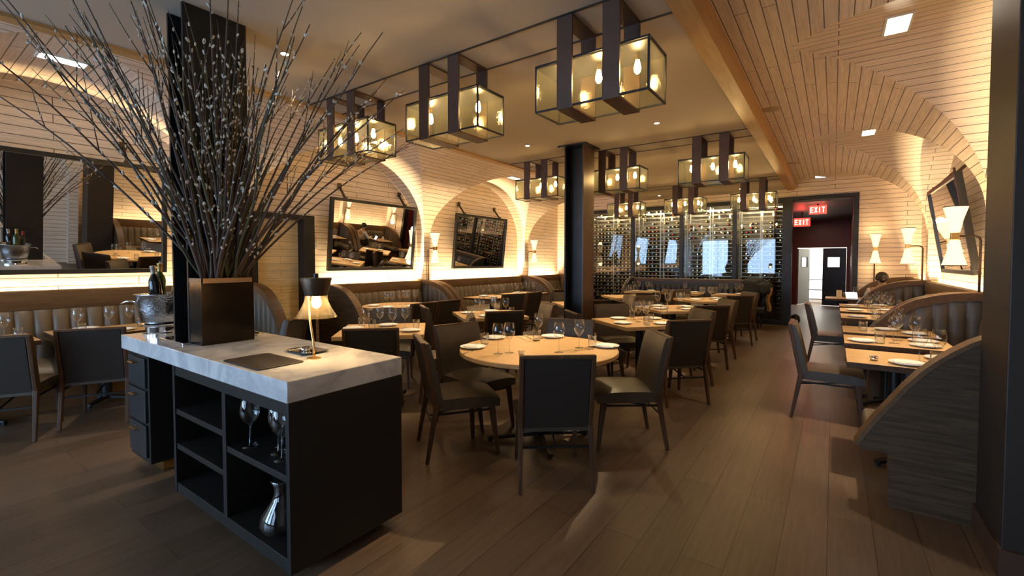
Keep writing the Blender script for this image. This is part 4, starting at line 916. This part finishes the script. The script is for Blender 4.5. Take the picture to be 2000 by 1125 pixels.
# ------------------------------------------------------------------ the guest in the far booth
t = thing('person', 'dark haired person in a pale shirt seated in far booth', 'person', (.72, 10.55, 0))
def skin(name, V, E_, R, m, parent, sub=2):
    me = bpy.data.meshes.new(name); me.from_pydata(V, E_, []); o = bpy.data.objects.new(name, me); COL.objects.link(o); o.parent = parent; me.materials.append(m)
    s = o.modifiers.new('skin', 'SKIN'); s.use_smooth_shade = True
    for d, r in zip(me.skin_vertices[0].data, R): d.radius = r if hasattr(r, '__len__') else (r, r)
    me.skin_vertices[0].data[0].use_root = True
    s2 = o.modifiers.new('sub', 'SUBSURF'); s2.levels = s2.render_levels = sub; return o
SK = plain('skin_tone', (.42, .24, .15), .55)
V = [(0, 0, .58), (0, .0, .78), (0, -.02, .95), (0, .0, 1.02), (0, .02, 1.08), (0, .04, 1.14), (0, .045, 1.21),
     (-.17, -.01, .94), (-.22, .1, .74), (-.12, .32, .78), (-.09, .39, .79), (.17, -.01, .94), (.22, .1, .74), (.12, .32, .78), (.09, .39, .79),
     (-.1, .05, .56), (-.12, .42, .53), (-.12, .44, .1), (-.12, .54, .05), (.1, .05, .56), (.12, .42, .53), (.12, .44, .1), (.12, .54, .05)]
E2 = [(0, 1), (1, 2), (2, 3), (3, 4), (4, 5), (5, 6), (2, 7), (7, 8), (8, 9), (9, 10), (2, 11), (11, 12), (12, 13), (13, 14), (0, 15), (15, 16), (16, 17), (17, 18), (0, 19), (19, 20), (20, 21), (21, 22)]
R = [(.15, .12), (.14, .1), (.13, .09), .06, .055, (.078, .09), (.07, .085), .05, .042, .032, .03, .05, .042, .032, .03, .08, .065, .045, .035, .08, .065, .045, .035]
skin('body', V, E2, R, SK, t)
Rs = [r if hasattr(r, '__len__') else (r, r) for r in R]
skin('shirt', V[:3] + V[7:10] + V[11:14], [(0, 1), (1, 2), (2, 3), (3, 4), (4, 5), (2, 6), (6, 7), (7, 8)], [(a + .012, b + .012) for a, b in Rs[:3] + Rs[7:10] + Rs[11:14]], plain('shirt_pale', (.6, .55, .5), .85), t)
skin('trousers', [V[0]] + V[15:18] + V[19:22], [(0, 1), (1, 2), (2, 3), (0, 4), (4, 5), (5, 6)], [(a + .012, b + .012) for a, b in [Rs[0]] + Rs[15:18] + Rs[19:22]], plain('trousers_dark', (.02, .02, .025), .85), t)
mb = MB(); P = []
for i in range(13):
    row = []
    for j in range(21):
        th = PI * .62 * i / 12; a = 2 * PI * j / 20; f = 1.0 if math.sin(a) < .35 else 1 - .32 * (math.sin(a) - .35); th2 = th * f
        row.append((.098 * math.sin(th2) * math.cos(a), .03 + .112 * math.sin(th2) * math.sin(a), 1.165 + .115 * math.cos(th2)))
    P.append(row)
mb.grid(P); mb.ell((0, -.085, 1.13), (.05, .045, .05), 12, 8); mb.obj('hair', plain('hair_dark', (.012, .008, .006), .5), t, smooth=True)
mb = MB()
for s in (-1, 1): mb.ell((s * .032, .125, 1.175), (.012, .008, .008), 8, 6)
mb.obj('eyes', plain('eye_white', (.5, .48, .45), .3), t, smooth=True)
MB().ell((0, .138, 1.145), (.012, .018, .022), 8, 6).obj('nose', SK, t, smooth=True); MB().ell((0, .128, 1.112), (.024, .01, .007), 8, 6).obj('mouth', plain('lip', (.35, .13, .1), .5), t, smooth=True)
for s in (-1, 1):
    hb = MB()
    for k in range(4):
        x = s * (.085 - .016 * k); hb.tube([(x, .40, .79), (x - s * .004, .435 + .006 * (k in (1, 2)), .79), (x - s * .008, .455 + .008 * (k in (1, 2)), .775)], [.0085, .008, .006], 6)
    hb.tube([(s * .055, .385, .795), (s * .03, .41, .80), (s * .022, .43, .795)], [.0095, .009, .007], 6)
    hb.obj('fingers', SK, t, smooth=True)
# ------------------------------------------------------------------ light
for y0, y1, x, e in ((-1.1, 2.9, XL + .075, 40), (4.3, 6.4, XL + .075, 36), (6.6, 9.9, XL + .075, 48), (10.15, 11.9, XL + .075, 22), (3.6, 6.3, XR - .075, 17), (6.6, 9.9, XR - .075, 30), (10.15, 12.0, XR - .075, 16)):
    light('AREA', 'cove_strip', (x, (y0 + y1) / 2, .84), e * 3.5, (1, .72, .395), (PI, 0, 0), shape='RECTANGLE', size=.07, size_y=y1 - y0)
def aim(a, b): return (Vector(b) - Vector(a)).to_track_quat('-Z', 'Y').to_euler()
for a, b, e, sz in (((-1.74, 5.44, 3.06), (-1.97, 3.17, .75), 290, 26), ((-1.74, 5.44, 3.06), (-1.9, 5.3, .75), 100, 28), ((-3.57, 5.44, 3.06), (-3.86, 3.12, .75), 190, 28), ((-3.57, 5.44, 3.06), (-3.81, 4.9, .75), 100, 28), ((-1.74, 8.4, 3.06), (-2.0, 7.1, .75), 140, 28), ((-1.74, 8.4, 3.06), (-1.95, 9.1, .75), 110, 28),
                    ((-3.57, 8.4, 3.06), (-3.5, 7.0, .75), 110, 28), ((-3.57, 8.4, 3.06), (-3.45, 9.0, .75), 110, 28), ((.37, 4.64, 3.26), (.46, 4.6, .75), 90, 44), ((.37, 8.24, 3.26), (.46, 8.2, .75), 90, 44), ((-5.76, 4.66, 3.26), (-5.75, 4.95, .75), 80, 40), ((-5.76, 8.24, 3.26), (-5.7, 7.9, .75), 80, 44)):
    light('SPOT', 'table_beam', a, e * 1.35, (1, .74, .44), aim(a, b), spot_size=math.radians(sz), spot_blend=.5, shadow_soft_size=.03)
light('AREA', 'kitchen_light', (-.3, 19.6, 2.75), 130, (1, .95, .85), shape='RECTANGLE', size=1.8, size_y=1.8)
light('AREA', 'passage_light', (-.3, 16.5, 2.75), 8, (1, .8, .6), shape='RECTANGLE', size=.5, size_y=1.5)
for a, b in wins:
    light('AREA', 'window_daylight', ((a + b) / 2, YB - .02, 1.65), {-6.6: 85, -4.2: 55, -2.1: 12}[a], (.44, .69, 1.0), (PI / 2, 0, 0), shape='RECTANGLE', size=b - a - .2, size_y=2.1)
light('POINT', 'desk_lamp_light', (-2.256, 1.383, 1.205), 3.0, (1, .66, .32), shadow_soft_size=.03)
W_ = bpy.data.worlds.new('world'); S.world = W_; W_.use_nodes = True; bg = W_.node_tree.nodes['Background']; bg.inputs[0].default_value = (.45, .62, .9, 1); bg.inputs[1].default_value = 4.5
# ------------------------------------------------------------------ render settings
S.view_settings.view_transform = 'Standard'; S.view_settings.look = 'None'; S.view_settings.gamma = 1; S.view_settings.exposure = 0.84
try:
    c = S.cycles; c.use_denoising = True; c.max_bounces = 8; c.diffuse_bounces = 3; c.glossy_bounces = 4; c.transmission_bounces = 6; c.transparent_max_bounces = 24; c.caustics_reflective = False; c.caustics_refractive = False; c.sample_clamp_indirect = 4; c.blur_glossy = .1
except Exception: pass
